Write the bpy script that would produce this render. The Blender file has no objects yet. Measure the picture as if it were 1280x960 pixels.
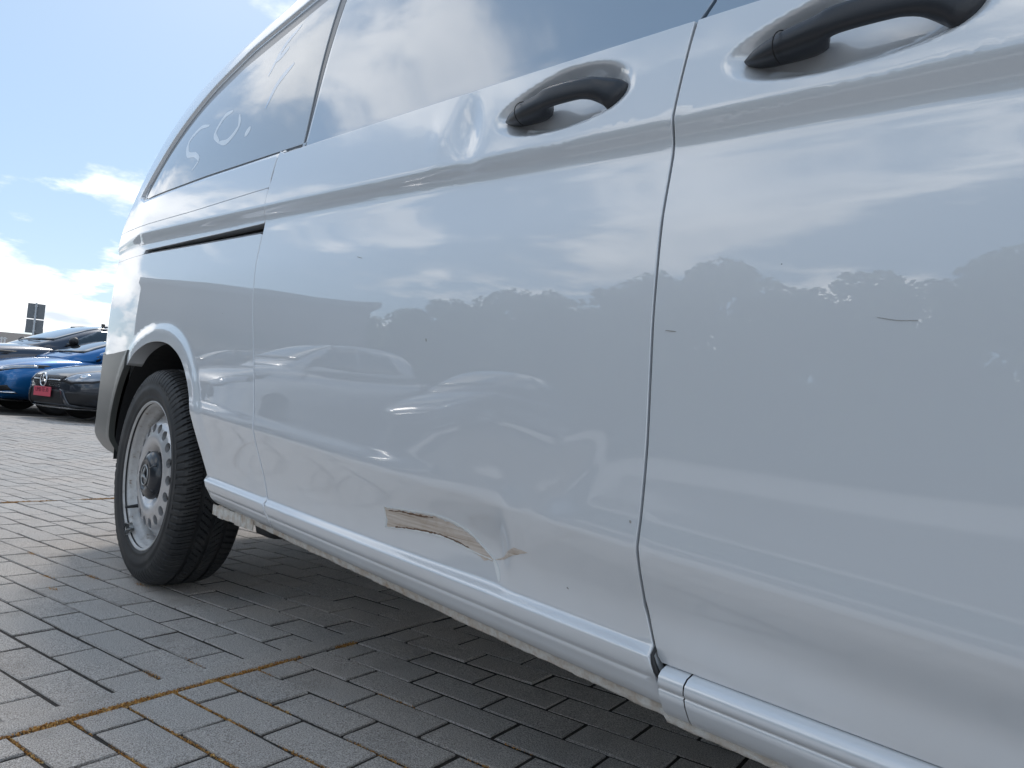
import bpy, bmesh, math, random
import numpy as np
from mathutils import Vector, Matrix, noise
from mathutils.geometry import delaunay_2d_cdt
from mathutils.bvhtree import BVHTree
R = math.radians
random.seed(7); rng = np.random.default_rng(7)
scene = bpy.context.scene
COL = scene.collection
# ================================ camera, sky, sun, exposure ==========================
CAM_H = .62
cam = bpy.data.cameras.new('camera'); cam_o = bpy.data.objects.new('camera', cam); COL.objects.link(cam_o)
cam.sensor_width = 36; cam.lens = 919/1280*36; cam.clip_start = .02; cam.clip_end = 2000
right = Vector((.66106739, .74533566, .0863983)); down = Vector((.02124029, .09651239, -.99510512)); fwd = Vector((-.75002584, .65966667, .04797005))
m3 = Matrix((right, -down, -fwd)).transposed()
cam_o.matrix_world = Matrix.Translation((0, 0, CAM_H)) @ m3.to_4x4()
scene.camera = cam_o
SUN_EL, SUN_AZ = 48, (-.935, .355)          # elevation, horizontal direction towards the sun
az = math.atan2(SUN_AZ[0], SUN_AZ[1])     # from +Y towards +X
world = bpy.data.worlds.new('World'); scene.world = world; world.use_nodes = True
nt = world.node_tree; nt.nodes.clear()
def N(t, **k):
    n = nt.nodes.new(t)
    for a, b in k.items(): setattr(n, a, b)
    return n
out = N('ShaderNodeOutputWorld'); bg = N('ShaderNodeBackground'); bg.inputs['Strength'].default_value = .13
sky = N('ShaderNodeTexSky', sky_type='NISHITA', sun_disc=False, sun_elevation=R(SUN_EL), sun_rotation=az, altitude=100, air_density=1.0, dust_density=1.0, ozone_density=1.4)
tc = N('ShaderNodeTexCoord'); sep = N('ShaderNodeSeparateXYZ'); nt.links.new(tc.outputs['Generated'], sep.inputs[0])
def math_n(op, a, b=None, clamp=False):
    n = N('ShaderNodeMath', operation=op, use_clamp=clamp)
    for i, v in enumerate((a, b)):
        if v is None: continue
        if isinstance(v, (int, float)): n.inputs[i].default_value = v
        else: nt.links.new(v, n.inputs[i])
    return n.outputs[0]
CLOUD_SEED = 19.4
zc = math_n('ADD', math_n('MAXIMUM', sep.outputs['Z'], 0.0), .16)
cx_ = math_n('DIVIDE', sep.outputs['X'], zc); cy_ = math_n('DIVIDE', sep.outputs['Y'], zc)
comb = N('ShaderNodeCombineXYZ'); nt.links.new(cx_, comb.inputs[0]); nt.links.new(cy_, comb.inputs[1]); comb.inputs[2].default_value = CLOUD_SEED
n1 = N('ShaderNodeTexNoise'); n1.inputs['Scale'].default_value = 1.25; n1.inputs['Detail'].default_value = 9; n1.inputs['Roughness'].default_value = .56
nt.links.new(comb.outputs[0], n1.inputs['Vector'])
lowz = math_n('SUBTRACT', 1.0, math_n('MULTIPLY', sep.outputs['Z'], 2.6), clamp=True)   # more cumulus low in the sky
dens = math_n('ADD', n1.outputs[0], math_n('MULTIPLY', lowz, .075))
mr = N('ShaderNodeMapRange', interpolation_type='SMOOTHSTEP'); mr.inputs[1].default_value = .505; mr.inputs[2].default_value = .605
nt.links.new(dens, mr.inputs[0])
n2 = N('ShaderNodeTexNoise'); n2.inputs['Scale'].default_value = 1.9; n2.inputs['Detail'].default_value = 6
nt.links.new(comb.outputs[0], n2.inputs['Vector'])
cr = N('ShaderNodeValToRGB'); cr.color_ramp.elements[0].position = .3; cr.color_ramp.elements[1].position = .65
cr.color_ramp.elements[0].color = (5.0, 5.5, 6.2, 1); cr.color_ramp.elements[1].color = (12.5, 12.3, 12.0, 1)
nt.links.new(n2.outputs[0], cr.inputs[0])
haze = N('ShaderNodeMix', data_type='RGBA'); haze.inputs[0].default_value = .62; haze.inputs[7].default_value = (2.35, 3.6, 5.0, 1)   # thin high veil
nt.links.new(sky.outputs[0], haze.inputs[6])
mx = N('ShaderNodeMix', data_type='RGBA'); nt.links.new(math_n('MULTIPLY', mr.outputs[0], .95), mx.inputs[0]); nt.links.new(haze.outputs[2], mx.inputs[6]); nt.links.new(cr.outputs[0], mx.inputs[7])
nt.links.new(mx.outputs[2], bg.inputs['Color']); nt.links.new(bg.outputs[0], out.inputs[0])
sun = bpy.data.lights.new('sun', 'SUN'); sun.energy = 1.5; sun.angle = R(10); sun.color = (1, .94, .86)
sun_o = bpy.data.objects.new('sun', sun); COL.objects.link(sun_o)
sd = Vector((SUN_AZ[0]*math.cos(R(SUN_EL)), SUN_AZ[1]*math.cos(R(SUN_EL)), math.sin(R(SUN_EL)))); sun_o.rotation_euler = sd.to_track_quat('Z', 'Y').to_euler()
vs = scene.view_settings; vs.view_transform = 'Standard'; vs.look = 'None'; vs.exposure = 0.33; vs.gamma = 1; vs.use_curve_mapping = False
scene.render.engine = 'CYCLES'; scene.cycles.max_bounces = 6; scene.cycles.diffuse_bounces = 3; scene.cycles.glossy_bounces = 3; scene.cycles.transmission_bounces = 2
scene.render.resolution_x = 1024; scene.render.resolution_y = 768

# ================================ helpers =============================================
def mat(name, base=(.5,.5,.5), rough=.5, metal=0, coat=0, coat_rough=.03, spec=.5, emit=None):
    m = bpy.data.materials.new(name); m.use_nodes = True
    b = m.node_tree.nodes['Principled BSDF']
    b.inputs['Base Color'].default_value = (*base, 1); b.inputs['Roughness'].default_value = rough; b.inputs['Metallic'].default_value = metal
    b.inputs['Coat Weight'].default_value = coat; b.inputs['Coat Roughness'].default_value = coat_rough; b.inputs['Specular IOR Level'].default_value = spec
    return m
class NT:
    def __init__(s, m): s.t = m.node_tree; s.b = m.node_tree.nodes['Principled BSDF']
    def n(s, typ, **k):
        x = s.t.nodes.new(typ)
        for a, b in k.items():
            if a == 'ins':
                for i, v in b.items():
                    if hasattr(v, 'is_output') or isinstance(v, bpy.types.NodeSocket): s.t.links.new(v, x.inputs[i])
                    else: x.inputs[i].default_value = v
            else: setattr(x, a, b)
        return x
    def coord(s, which='Object'): return s.n('ShaderNodeTexCoord').outputs[which]
    def noise(s, vec, scale, detail=4, rough=.55):
        return s.n('ShaderNodeTexNoise', ins={'Vector': vec, 'Scale': scale, 'Detail': detail, 'Roughness': rough}).outputs[0]
    def ramp(s, f, stops):
        r = s.n('ShaderNodeValToRGB', ins={0: f}); e = r.color_ramp.elements
        while len(e) < len(stops): e.new(.5)
        for el, (p, c) in zip(e, stops): el.position = p; el.color = (*c, 1) if len(c) == 3 else c
        return r.outputs[0]
    def mix(s, f, a, b, blend='MIX'):
        x = s.n('ShaderNodeMix', data_type='RGBA', blend_type=blend)
        for i, v in ((0, f), (6, a), (7, b)):
            if isinstance(v, bpy.types.NodeSocket): s.t.links.new(v, x.inputs[i])
            else: x.inputs[i].default_value = v if i == 0 else ((*v, 1) if len(v) == 3 else v)
        return x.outputs[2]
    def math(s, op, a, b=None, clamp=False):
        x = s.n('ShaderNodeMath', operation=op, use_clamp=clamp)
        for i, v in enumerate((a, b)):
            if v is None: continue
            if isinstance(v, bpy.types.NodeSocket): s.t.links.new(v, x.inputs[i])
            else: x.inputs[i].default_value = v
        return x.outputs[0]
    def bump(s, h, strength=.2, dist=.002, to=('Normal',)):
        b = s.n('ShaderNodeBump', ins={'Height': h, 'Strength': strength, 'Distance': dist})
        for t in to: s.t.links.new(b.outputs[0], s.b.inputs[t])
        return b
    def set(s, name, v): s.t.links.new(v, s.b.inputs[name])

def mesh_obj(name, verts, faces, material, parent=None, smooth=False):
    me = bpy.data.meshes.new(name); me.from_pydata([tuple(v) for v in verts], [], [tuple(f) for f in faces]); me.update()
    if smooth: me.polygons.foreach_set('use_smooth', [True]*len(me.polygons))
    return link(name, me, material, parent)
def link(name, me, material, parent=None):
    o = bpy.data.objects.new(name, me); COL.objects.link(o)
    if material and not me.materials: me.materials.append(material)
    if parent is not None:
        o.parent = parent
        if parent.parent is None: o.matrix_parent_inverse = parent.matrix_basis.inverted()
    return o
def bm_obj(name, bm, material, parent=None, smooth=True):
    me = bpy.data.meshes.new(name); bmesh.ops.recalc_face_normals(bm, faces=bm.faces); bm.to_mesh(me); bm.free()
    if smooth: me.polygons.foreach_set('use_smooth', [True]*len(me.polygons))
    return link(name, me, material, parent)
def tag(o, label=None, cat=None, group=None, kind=None):
    for k, v in (('label', label), ('category', cat), ('group', group), ('kind', kind)):
        if v: o[k] = v
    return o
def thing(name, label, cat, loc, rz=0, group=None):
    o = bpy.data.objects.new(name, None); COL.objects.link(o); o.location = loc; o.rotation_euler = (0, 0, rz); o.empty_display_size = .2
    return tag(o, label, cat, group)
def add_box(bm, c, s, M=None, bevel=0):
    r = bmesh.ops.create_cube(bm, size=1)
    for v in r['verts']:
        v.co = Vector((v.co.x*s[0], v.co.y*s[1], v.co.z*s[2]))+Vector(c)
        if M is not None: v.co = M @ v.co
    if bevel:
        es = list({e for v in r['verts'] for e in v.link_edges})
        bmesh.ops.bevel(bm, geom=es, offset=bevel, segments=2, affect='EDGES', profile=.6)
def add_tube(bm, pts, rad, seg=8, cap=True):
    pts = [Vector(p) for p in pts]; rad = rad if hasattr(rad, '__len__') else [rad]*len(pts); rings = []
    for i, p in enumerate(pts):
        d = (pts[min(i+1, len(pts)-1)]-pts[max(i-1, 0)]).normalized()
        a = d.orthogonal().normalized() if i == 0 else (a-d*a.dot(d)).normalized()
        b = d.cross(a)
        rings.append([bm.verts.new(p+(a*math.cos(2*math.pi*k/seg)+b*math.sin(2*math.pi*k/seg))*rad[i]) for k in range(seg)])
    for r0, r1 in zip(rings, rings[1:]):
        for k in range(seg): bm.faces.new((r0[k], r0[(k+1) % seg], r1[(k+1) % seg], r1[k]))
    if cap: bm.faces.new(rings[0][::-1]); bm.faces.new(rings[-1])

# ---- body side surface: y = f(X, z) -------------------------------------------------
Y0 = .69
KEYS = [  # z at X=-0.5, z at X=-1.75, outward offset of the sheet metal
 (.250,.275,-.075),(.300,.325,-.052),(.317,.342,-.0110),(.330,.352,-.0062),(.3430,.3615,-.0018),(.3450,.3635,-.0038),(.3470,.3655,-.0006),
 (.359,.380,.0028),(.3660,.3870,.0034),(.3700,.3910,.0012),(.3735,.3945,-.0055),(.378,.400,-.0092),(.400,.427,-.0080),(.475,.541,.0102),(.4835,.550,.0118),(.520,.587,.0092),(.56,.625,.0078),
 (.640,.695,.0070),(.760,.812,.0068),(.860,.920,.0045),(.930,1.015,-.0018),(.953,1.045,-.0036),(.962,1.055,-.0026),(.988,1.082,.0044),
 (.9925,1.087,.0050),(.998,1.092,.0046),(1.05,1.147,-.0012),(1.112,1.212,-.011),(1.15,1.25,-.018),(1.42,1.48,-.060),(1.67,1.69,-.114),
 (1.80,1.805,-.160),(1.87,1.868,-.222),(1.915,1.91,-.32),(1.94,1.935,-.45),(1.96,1.955,-.7),(1.98,1.97,-1.2)]
def pchip(x, y, q):
    x = np.asarray(x, float); y = np.asarray(y, float)
    h = np.diff(x); d = np.diff(y)/h; m = np.zeros(len(x)); m[0] = d[0]; m[-1] = d[-1]
    for i in range(1, len(x)-1):
        if d[i-1]*d[i] > 0:
            w1 = 2*h[i]+h[i-1]; w2 = h[i]+2*h[i-1]; m[i] = (w1+w2)/(w1/d[i-1]+w2/d[i])
    i = np.clip(np.searchsorted(x, q)-1, 0, len(h)-1); t = (q-x[i])/h[i]
    return (2*t**3-3*t**2+1)*y[i]+(t**3-2*t**2+t)*h[i]*m[i]+(-2*t**3+3*t**2)*y[i+1]+(t**3-t**2)*h[i]*m[i+1]
def smooth1(a, sig):
    n = int(4*sig)+1; k = np.exp(-.5*(np.arange(-n, n+1)/sig)**2); k /= k.sum()
    return np.convolve(np.pad(a, n, mode='edge'), k, 'valid')
XR = -1.0
ZT = np.arange(.25, 1.975, .0005)
za = np.array([k[0] for k in KEYS]); zb = np.array([k[1] for k in KEYS]); ok = np.array([k[2] for k in KEYS])
ak = (zb-za)/-1.25; zr = za+ak*(XR+.5)
AT = smooth1(pchip(zr, ak, np.clip(ZT, zr[0], zr[-1])), 20)
OT = smooth1(pchip(zr, ok, np.clip(ZT, zr[0], zr[-1])), 3)
zf = list(zr); of = list(ok)      # the front door has no ledge at its foot
for i in range(len(zf)):
    if zf[i] < zr[12]: of[i] = -.0062-(zr[12]-zf[i])*.10
OF = smooth1(pchip(zf, of, np.clip(ZT, zr[0], zr[-1])), 3)
def zref(X, z):
    r = z.copy()
    for _ in range(6): r = z-np.interp(r, ZT, AT)*(np.clip(X, -2.9, .3)-XR)
    return r
def zat(X, r): return r+np.interp(r, ZT, AT)*(np.clip(X, -2.9, .3)-XR)
RZ = np.arange(1.0, 2.0, .005)
RK = smooth1(pchip([1.0,1.2,1.42,1.65,1.79,1.88,1.93,2.0],[0,.01,.10,.24,.38,.56,.75,1.2],RZ), 6)
XEND = -3.452
def rake(z): return np.interp(z, RZ, RK)
def plan(X, z):
    Xs = X-rake(z)
    p = Y0+.0045*(Xs+1.2)**2
    t = np.maximum(0, -2.75-Xs); p = p+.05*t*t
    d = np.clip(-3.288-Xs, 0, .168); p = p+.17-np.sqrt(.17**2-d*d)
    return p
# wheel arch lip (X, z), from the foot of the bumper over the top down to the sill
ARCH = np.array([(-2.99,.345),(-2.992,.42),(-2.965,.53),(-2.90,.635),(-2.79,.72),(-2.65,.760),(-2.49,.770),(-2.34,.752),(-2.22,.705),(-2.125,.62),(-2.06,.52),(-2.01,.445),(-1.955,.385),(-1.925,.35),(-1.90,.31)])
def spline(P, n):
    P = np.asarray(P, float); s = np.r_[0, np.cumsum(np.hypot(*np.diff(P, axis=0).T))]; q = np.linspace(0, s[-1], n)
    out = []
    for k in range(2):   # Catmull-Rom through the points
        m = np.gradient(P[:, k], s); i = np.clip(np.searchsorted(s, q, side='right')-1, 0, len(s)-2); h = s[i+1]-s[i]; t = (q-s[i])/h
        out.append((2*t**3-3*t**2+1)*P[i, k]+(t**3-2*t**2+t)*h*m[i]+(-2*t**3+3*t**2)*P[i+1, k]+(t**3-t**2)*h*m[i+1])
    return np.stack(out, 1)
ARCHS = spline(ARCH, 90)
def poly_dist(P, poly, closed=True):
    A = np.asarray(poly, float); B = np.roll(A, -1, 0)
    if not closed: A = A[:-1]; B = B[:-1]
    d = np.full(len(P), 9.)
    for a, b in zip(A, B):
        ab = b-a; t = np.clip(((P-a)@ab)/max(ab@ab, 1e-12), 0, 1); d = np.minimum(d, np.hypot(*(P-a-t[:, None]*ab).T))
    return d
def sm(t): t = np.clip(t, 0, 1); return t*t*(3-2*t)
def flare(X, z):
    sh = X.shape; P = np.stack([X.ravel(), z.ravel()], 1)
    near = (P[:, 0] > -3.3) & (P[:, 0] < -1.75) & (P[:, 1] < .95)
    f = np.zeros(len(P))
    if near.any():
        Q = P[near]; D = poly_dist(Q, ARCHS, False)
        f[near] = (.0065*(1-sm((D-.026)/.042)))*sm((Q[:, 1]-.37)/.16)*sm((Q[:, 0]+3.25)/.2)
    return f.reshape(sh)
def cup(X, z, cx, cz):
    # lens-shaped hollow behind a handle, tilted with the shoulder line
    dx = X-cx; dz = (z-cz)+.055*dx
    up = np.where(dz > 0, .054-.02*np.clip(-dx/.13, 0, 1), .042)
    r = np.sqrt((np.abs(dx)/.138)**2.2+(np.abs(dz)/up)**2.2)
    return .027*(1-sm((r-.55)/.47))
def dents(X, z):
    zz = z+.045*(X+.85)
    g = np.where(X < -.80, np.exp(-((X+.80)/.17)**2), np.exp(-((X+.80)/.028)**2))
    d = .0095*g*np.exp(-((zz-.432)/.055)**2)
    d = d+.0028*np.exp(-((X+.80)/.10)**2-((z-.52)/.09)**2)
    d = d-.0035*np.exp(-((X+.765)/.025)**2-((zz-.45)/.06)**2)
    d = d+.0050*np.exp(-((X+.86)/.20)**2-((z-.47)/.085)**2)+.0022*np.exp(-((X+.70-.9*(z-.50))/.035)**2-((z-.52)/.07)**2)
    # knock beside the handle
    d = d+.0085*np.exp(-((X+.945+.25*(z-1.08))/.026)**2-((z-1.085)/.045)**2)
    d = d-.0025*np.exp(-((X+1.02+.2*(z-1.08))/.03)**2-((z-1.08)/.04)**2)
    # slow waviness of a tired panel
    d = d+.0004*np.sin(X*9+1)*np.sin(z*7+.5)
    return d
def surf(X, z, kind='side'):
    X = np.atleast_1d(np.asarray(X, float)); z = np.atleast_1d(np.asarray(z, float))
    r = zref(X, z)
    o = np.interp(r, ZT, OF if kind == 'front' else OT)
    if kind == 'bumper': o = np.interp(np.maximum(r, .60), ZT, OT)
    y = plan(X, z)-o
    if kind in ('quarter','bumper'): y = y-flare(X, z)
    if kind == 'slide': y = y+dents(X, z)+cup(X, z, -.742, 1.068)
    if kind == 'front': y = y+cup(X, z, -.337, 1.034)+.0006*np.sin(X*8)*np.sin(z*6)
    if kind == 'quarter': y = y+.0004*np.sin(X*6.5+.4)*np.sin(z*9)
    return y

# ================================ materials ===========================================
def paint_mat(name, base=(.69,.72,.755), dirt=True):
    m = mat(name, base, .34, .15, 1.0, .008); m.node_tree.nodes['Principled BSDF'].inputs['Coat IOR'].default_value = 1.9
    t = NT(m); co = t.coord()
    col = t.mix(t.noise(co, 2.2, 3), tuple(c*.985 for c in base), tuple(min(1, c*1.02) for c in base))
    if dirt:   # road film and specks that cling to the lower body
        geo = t.n('ShaderNodeNewGeometry'); sp = t.n('ShaderNodeSeparateXYZ', ins={0: geo.outputs['Position']})
        low = t.n('ShaderNodeMapRange', ins={0: sp.outputs[2], 1: .62, 2: .30, 3: 0, 4: 1}).outputs[0]
        film = t.math('MULTIPLY', t.math('MULTIPLY', low, t.noise(co, 5, 2, .5)), .46, True)
        col = t.mix(film, col, (.46, .43, .40))
        vor = t.n('ShaderNodeTexVoronoi', ins={'Vector': co, 'Scale': 26, 'Randomness': 1.0}).outputs['Distance']
        speck = t.math('MULTIPLY', t.math('LESS_THAN', vor, .03), t.math('GREATER_THAN', t.noise(co, 3.1, 2), .63))
        col = t.mix(t.math('MULTIPLY', speck, .75), col, (.05, .05, .05))
        film_r = t.math('MULTIPLY', film, .8)
        t.set('Coat Roughness', t.math('ADD', t.math('MULTIPLY', film_r, .55), .010))
    t.set('Base Color', col)
    return m
M_paint = paint_mat('silver_white_paint')
M_dark = mat('dark_cavity', (.012,.012,.013), .8)
M_seal = mat('rubber_seal', (.02,.02,.022), .55)
M_handle = mat('grained_black_plastic', (.020,.023,.030), .36)
t_ = NT(M_handle); t_.bump(t_.noise(t_.coord(), 900, 3), .25, .0006)
M_bump = mat('grey_bumper_plastic', (.06,.063,.06), .42, 0, .25, .2)
t_ = NT(M_bump); c_ = t_.coord(); t_.set('Base Color', t_.mix(t_.noise(c_, 5, 6, .6), (.052,.056,.052), (.08,.084,.078))); t_.bump(t_.noise(c_, 1100, 2), .15, .0005)
M_glass = mat('tinted_glass', (.02,.028,.03), .03, 0, 1, .01)
M_pane = mat('tinted_pane', (.24,.315,.41), .3, 0, 1, .006, .6); M_pane.node_tree.nodes['Principled BSDF'].inputs['Coat IOR'].default_value = 2.1
M_pane2 = mat('dusty_tinted_pane', (.27,.30,.335), .35, 0, 1, .012, .6); M_pane2.node_tree.nodes['Principled BSDF'].inputs['Coat IOR'].default_value = 1.9
# pinch flange: off-white underseal with rust-coloured dirt
M_flange = mat('underseal', (.52,.49,.44), .85)
t_ = NT(M_flange); c_ = t_.coord()
n_ = t_.noise(c_, 38, 6, .7)
t_.set('Base Color', t_.mix(t_.ramp(n_, [(.42, (0,0,0)), (.70, (1,1,1))]), (.64,.62,.58), (.44,.34,.25)))
t_.bump(t_.noise(c_, 160, 5, .65), .8, .004)
# scrape: primer and rusty steel in drag lines
M_scrape = mat('scraped_primer', (.3,.2,.13), .75)
t_ = NT(M_scrape); c_ = t_.coord()
mp = t_.n('ShaderNodeMapping', ins={'Vector': c_, 'Rotation': (0, R(-3), 0), 'Scale': (4, 60, 190)}).outputs[0]
ln = t_.noise(mp, 1.6, 5, .65)
cc = t_.ramp(ln, [(.28, (.30,.21,.15)), (.42, (.50,.42,.35)), (.58, (.60,.53,.47)), (.74, (.72,.69,.65))])
t_.set('Base Color', t_.mix(t_.ramp(t_.noise(c_, 45, 5, .7), [(.50, (0,0,0)), (.85, (.6,.6,.6))]), cc, (.34,.23,.15)))
t_.bump(ln, .6, .0012)
M_chip = mat('lifted_paint_edge', (.70,.71,.70), .5)
M_rustline = mat('rust_line', (.15,.09,.055), .8)
M_scratch = mat('scratch_mark', (.30,.285,.27), .6)
M_seal2 = mat('window_reveal', (.055,.06,.07), .4, 0, .4, .1)
M_ghost = mat('sticker_ghost', (.85,.86,.86), .4, 0, 1, .012)
M_ghost_blue = mat('sticker_ghost_blue', (.30,.46,.66), .40, 0, 1, .012)
M_black = mat('black_plastic', (.014,.015,.017), .5)
# ================================ van: sheet-metal panels ==============================
def poly_in(P, poly):
    x, y = P[:, 0], P[:, 1]; c = np.zeros(len(P), bool); n = len(poly)
    for i in range(n):
        x0, y0 = poly[i]; x1, y1 = poly[(i+1) % n]
        if y0 == y1: continue
        c ^= ((y0 > y) != (y1 > y)) & (x < (x1-x0)*(y-y0)/(y1-y0)+x0)
    return c
def resample(poly, step):
    out = []; n = len(poly)
    for i in range(n):
        a = np.array(poly[i], float); b = np.array(poly[(i+1) % n], float); k = max(1, int(np.hypot(*(b-a))/step))
        for j in range(k): out.append(a+(b-a)*j/k)
    return np.array(out)
def ccw(poly):
    p = np.asarray(poly, float); s = np.sum(p[:, 0]*np.roll(p[:, 1], -1)-np.roll(p[:, 0], -1)*p[:, 1])
    return p if s > 0 else p[::-1]
def rounded(poly, rads, seg=6):
    out = []; n = len(poly)
    for i in range(n):
        p = np.array(poly[i], float); a = np.array(poly[i-1], float); b = np.array(poly[(i+1) % n], float); r = rads[i] if hasattr(rads, '__len__') else rads
        if r <= 0: out.append(p); continue
        u = (a-p)/np.hypot(*(a-p)); v = (b-p)/np.hypot(*(b-p)); ra = min(r, .45*np.hypot(*(a-p)), .45*np.hypot(*(b-p)))
        for k in range(seg+1):
            t = k/seg; out.append((p+u*ra)*(1-t)**2+2*p*t*(1-t)+(p+v*ra)*t*t)
    return np.array(out)
ROWS = sorted(set(np.round(np.concatenate([np.arange(.29, .345, .008), np.arange(.345, .42, .0028), np.arange(.42, .49, .010), np.arange(.49, .55, .004),
        np.arange(.55, .94, .013), np.arange(.94, 1.06, .0045), np.arange(1.06, 1.2, .009), np.arange(1.2, 1.78, .016), np.arange(1.78, 1.96, .006)]), 4)))
def grid_pts(x0, x1, sx, fine=()):
    P = [np.stack([np.full(len(ROWS), x), zat(np.full(len(ROWS), x), np.array(ROWS))], 1) for x in np.arange(x0+sx*.37, x1, sx)]
    P = np.concatenate(P)
    for (a, b, c, d, s) in fine:
        a += 1e-4; c += 1e-4
        keep = ~((P[:, 0] > a-s) & (P[:, 0] < b+s) & (P[:, 1] > c-s) & (P[:, 1] < d+s)); P = P[keep]
        gx, gz = np.meshgrid(np.arange(a, b, s), np.arange(c, d, s)); P = np.concatenate([P, np.stack([gx.ravel(), gz.ravel()], 1)])
    return P
def triang(outline, pts):
    n = len(outline); V = np.concatenate([outline, pts]) if len(pts) else outline
    r = delaunay_2d_cdt([Vector((float(a), float(b))) for a, b in V], [(i, (i+1) % n) for i in range(n)], [list(range(n))], 1, 1e-7)
    return np.array([(v.x, v.y) for v in r[0]]), [tuple(f) for f in r[2]]
def make_panel(name, outline, material, parent, kind='side', sx=.022, off=0., fine=(), lip=.022, extra=None, edge=.0012, step=.010, rings=()):
    ol = resample(ccw(outline), step)
    P = grid_pts(ol[:, 0].min(), ol[:, 0].max(), sx, fine)
    for rg_ in rings:
        rs_ = resample(ccw(rg_), .012); P = P[poly_dist(P, rs_) > .004]; P = np.concatenate([P, rs_])
    P = P[poly_in(P, ol)]; P = P[poly_dist(P, ol) > .0035]
    V, F = triang(ol, P)
    def f(X, z):
        y = surf(X, z, kind)-off
        return y+extra(X, z) if extra else y
    X, z = V[:, 0], V[:, 1]; y = f(X, z); e = 6e-4
    nx = (f(X+e, z)-f(X-e, z))/(2*e); nz_ = (f(X, z+e)-f(X, z-e))/(2*e)
    nrm = np.stack([nx, -np.ones_like(nx), nz_], 1); nrm /= np.linalg.norm(nrm, axis=1)[:, None]
    verts = np.stack([X, y, z], 1); faces = []
    cnt = {}
    for t in F:
        a, b, c = t[:3]
        if (V[b, 0]-V[a, 0])*(V[c, 1]-V[a, 1])-(V[b, 1]-V[a, 1])*(V[c, 0]-V[a, 0]) < 0: t = t[::-1]
        faces.append(t)
        for i in range(len(t)):
            k = (t[i], t[(i+1) % len(t)]); cnt[k] = 1
    bnd = [k for k in cnt if (k[1], k[0]) not in cnt]
    outw = {}
    for a, b in bnd:
        d = V[b]-V[a]; n_ = np.array([d[1], -d[0]])/max(np.hypot(*d), 1e-9)
        for q in (a, b): outw[q] = outw.get(q, np.zeros(2))+n_
    idx = {}; V3 = [verts]; N3 = [nrm]; base = len(verts); ids = list(outw)
    for i, q in enumerate(ids): idx[q] = i
    ow = np.array([outw[q]/max(np.hypot(*outw[q]), 1e-9) for q in ids]); q = np.array(ids, int)
    for k, (do, di, w) in enumerate(((edge*.7, edge*.35, .5), (edge, edge*1.3, .95), (edge, lip, 1.))):
        vv = verts[q].copy(); vv[:, 0] += ow[:, 0]*do; vv[:, 2] += ow[:, 1]*do; vv[:, 1] += di
        nn = nrm[q]*(1-w)+np.stack([ow[:, 0], np.zeros(len(q)), ow[:, 1]], 1)*w; nn /= np.linalg.norm(nn, axis=1)[:, None]
        V3.append(vv); N3.append(nn)
    m = len(q)
    for a, b in bnd:
        ia, ib = idx[a], idx[b]
        r0 = (a, b)
        for k in range(3):
            r1 = (base+k*m+ia, base+k*m+ib); faces.append((r0[1], r0[0], r1[0], r1[1])); r0 = r1
    V3 = np.concatenate(V3); N3 = np.concatenate(N3)
    o = mesh_obj(name, V3.tolist(), faces, material, parent, True)
    o.data.normals_split_custom_set_from_vertices(N3.tolist())
    return o
def patch(name, outline, material, parent, kind='side', off=.0006, sp=.004, thick=.0006, jag=0, skirt=True):
    ol = resample(ccw(outline), sp)
    if jag: ol = ol+rng.normal(0, jag, ol.shape)
    gx, gz = np.meshgrid(np.arange(ol[:, 0].min(), ol[:, 0].max(), sp), np.arange(ol[:, 1].min(), ol[:, 1].max(), sp))
    P = np.stack([gx.ravel(), gz.ravel()], 1); P = P[poly_in(P, ol)]; P = P[poly_dist(P, ol) > sp*.4] if len(P) else P
    V, F = triang(ol, P); y = surf(V[:, 0], V[:, 1], kind)-off
    verts = np.stack([V[:, 0], y, V[:, 1]], 1); n = len(verts)
    back = verts.copy(); back[:, 1] += max(off, 0)+thick
    faces = []; cnt = {}
    for t in F:
        a, b, c = t[:3]
        if (V[b, 0]-V[a, 0])*(V[c, 1]-V[a, 1])-(V[b, 1]-V[a, 1])*(V[c, 0]-V[a, 0]) < 0: t = t[::-1]
        faces.append(t)
        for i in range(len(t)): cnt[(t[i], t[(i+1) % len(t)])] = 1
    for a, b in list(cnt):
        if skirt and (b, a) not in cnt: faces.append((b+n, a+n, a+2*n, b+2*n))
    return mesh_obj(name, (np.concatenate([verts, verts, back]) if skirt else verts).tolist(), faces, material, parent, True)
def stroke(pts, w):      # outline of a brush stroke along a polyline, tapering at both ends
    S = spline(pts, 24); d = np.gradient(S, axis=0); d /= np.hypot(*d.T)[:, None]; nrm = np.stack([-d[:, 1], d[:, 0]], 1)
    ww = w*np.sqrt(np.clip(np.sin(np.linspace(.12, math.pi-.12, 24)), 0, 1))[:, None]
    return np.concatenate([S+nrm*ww, (S-nrm*ww)[::-1]])
MID = 1.66     # centre plane of the van
van = thing('delivery_van', 'silver-white delivery van with dented, scraped sliding door and steel wheel', 'van', (-1.0, MID, 0))
G = .0031      # half of a shut-line gap
zc_ = lambda x, r: float(zat(np.array([x]), np.array([r]))[0])
def line_ref(r, x0, x1, n=20): return [(x, zc_(x, r)) for x in np.linspace(x0, x1, n)]
belt_r = float(zr[list(za).index(1.112)])
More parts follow.
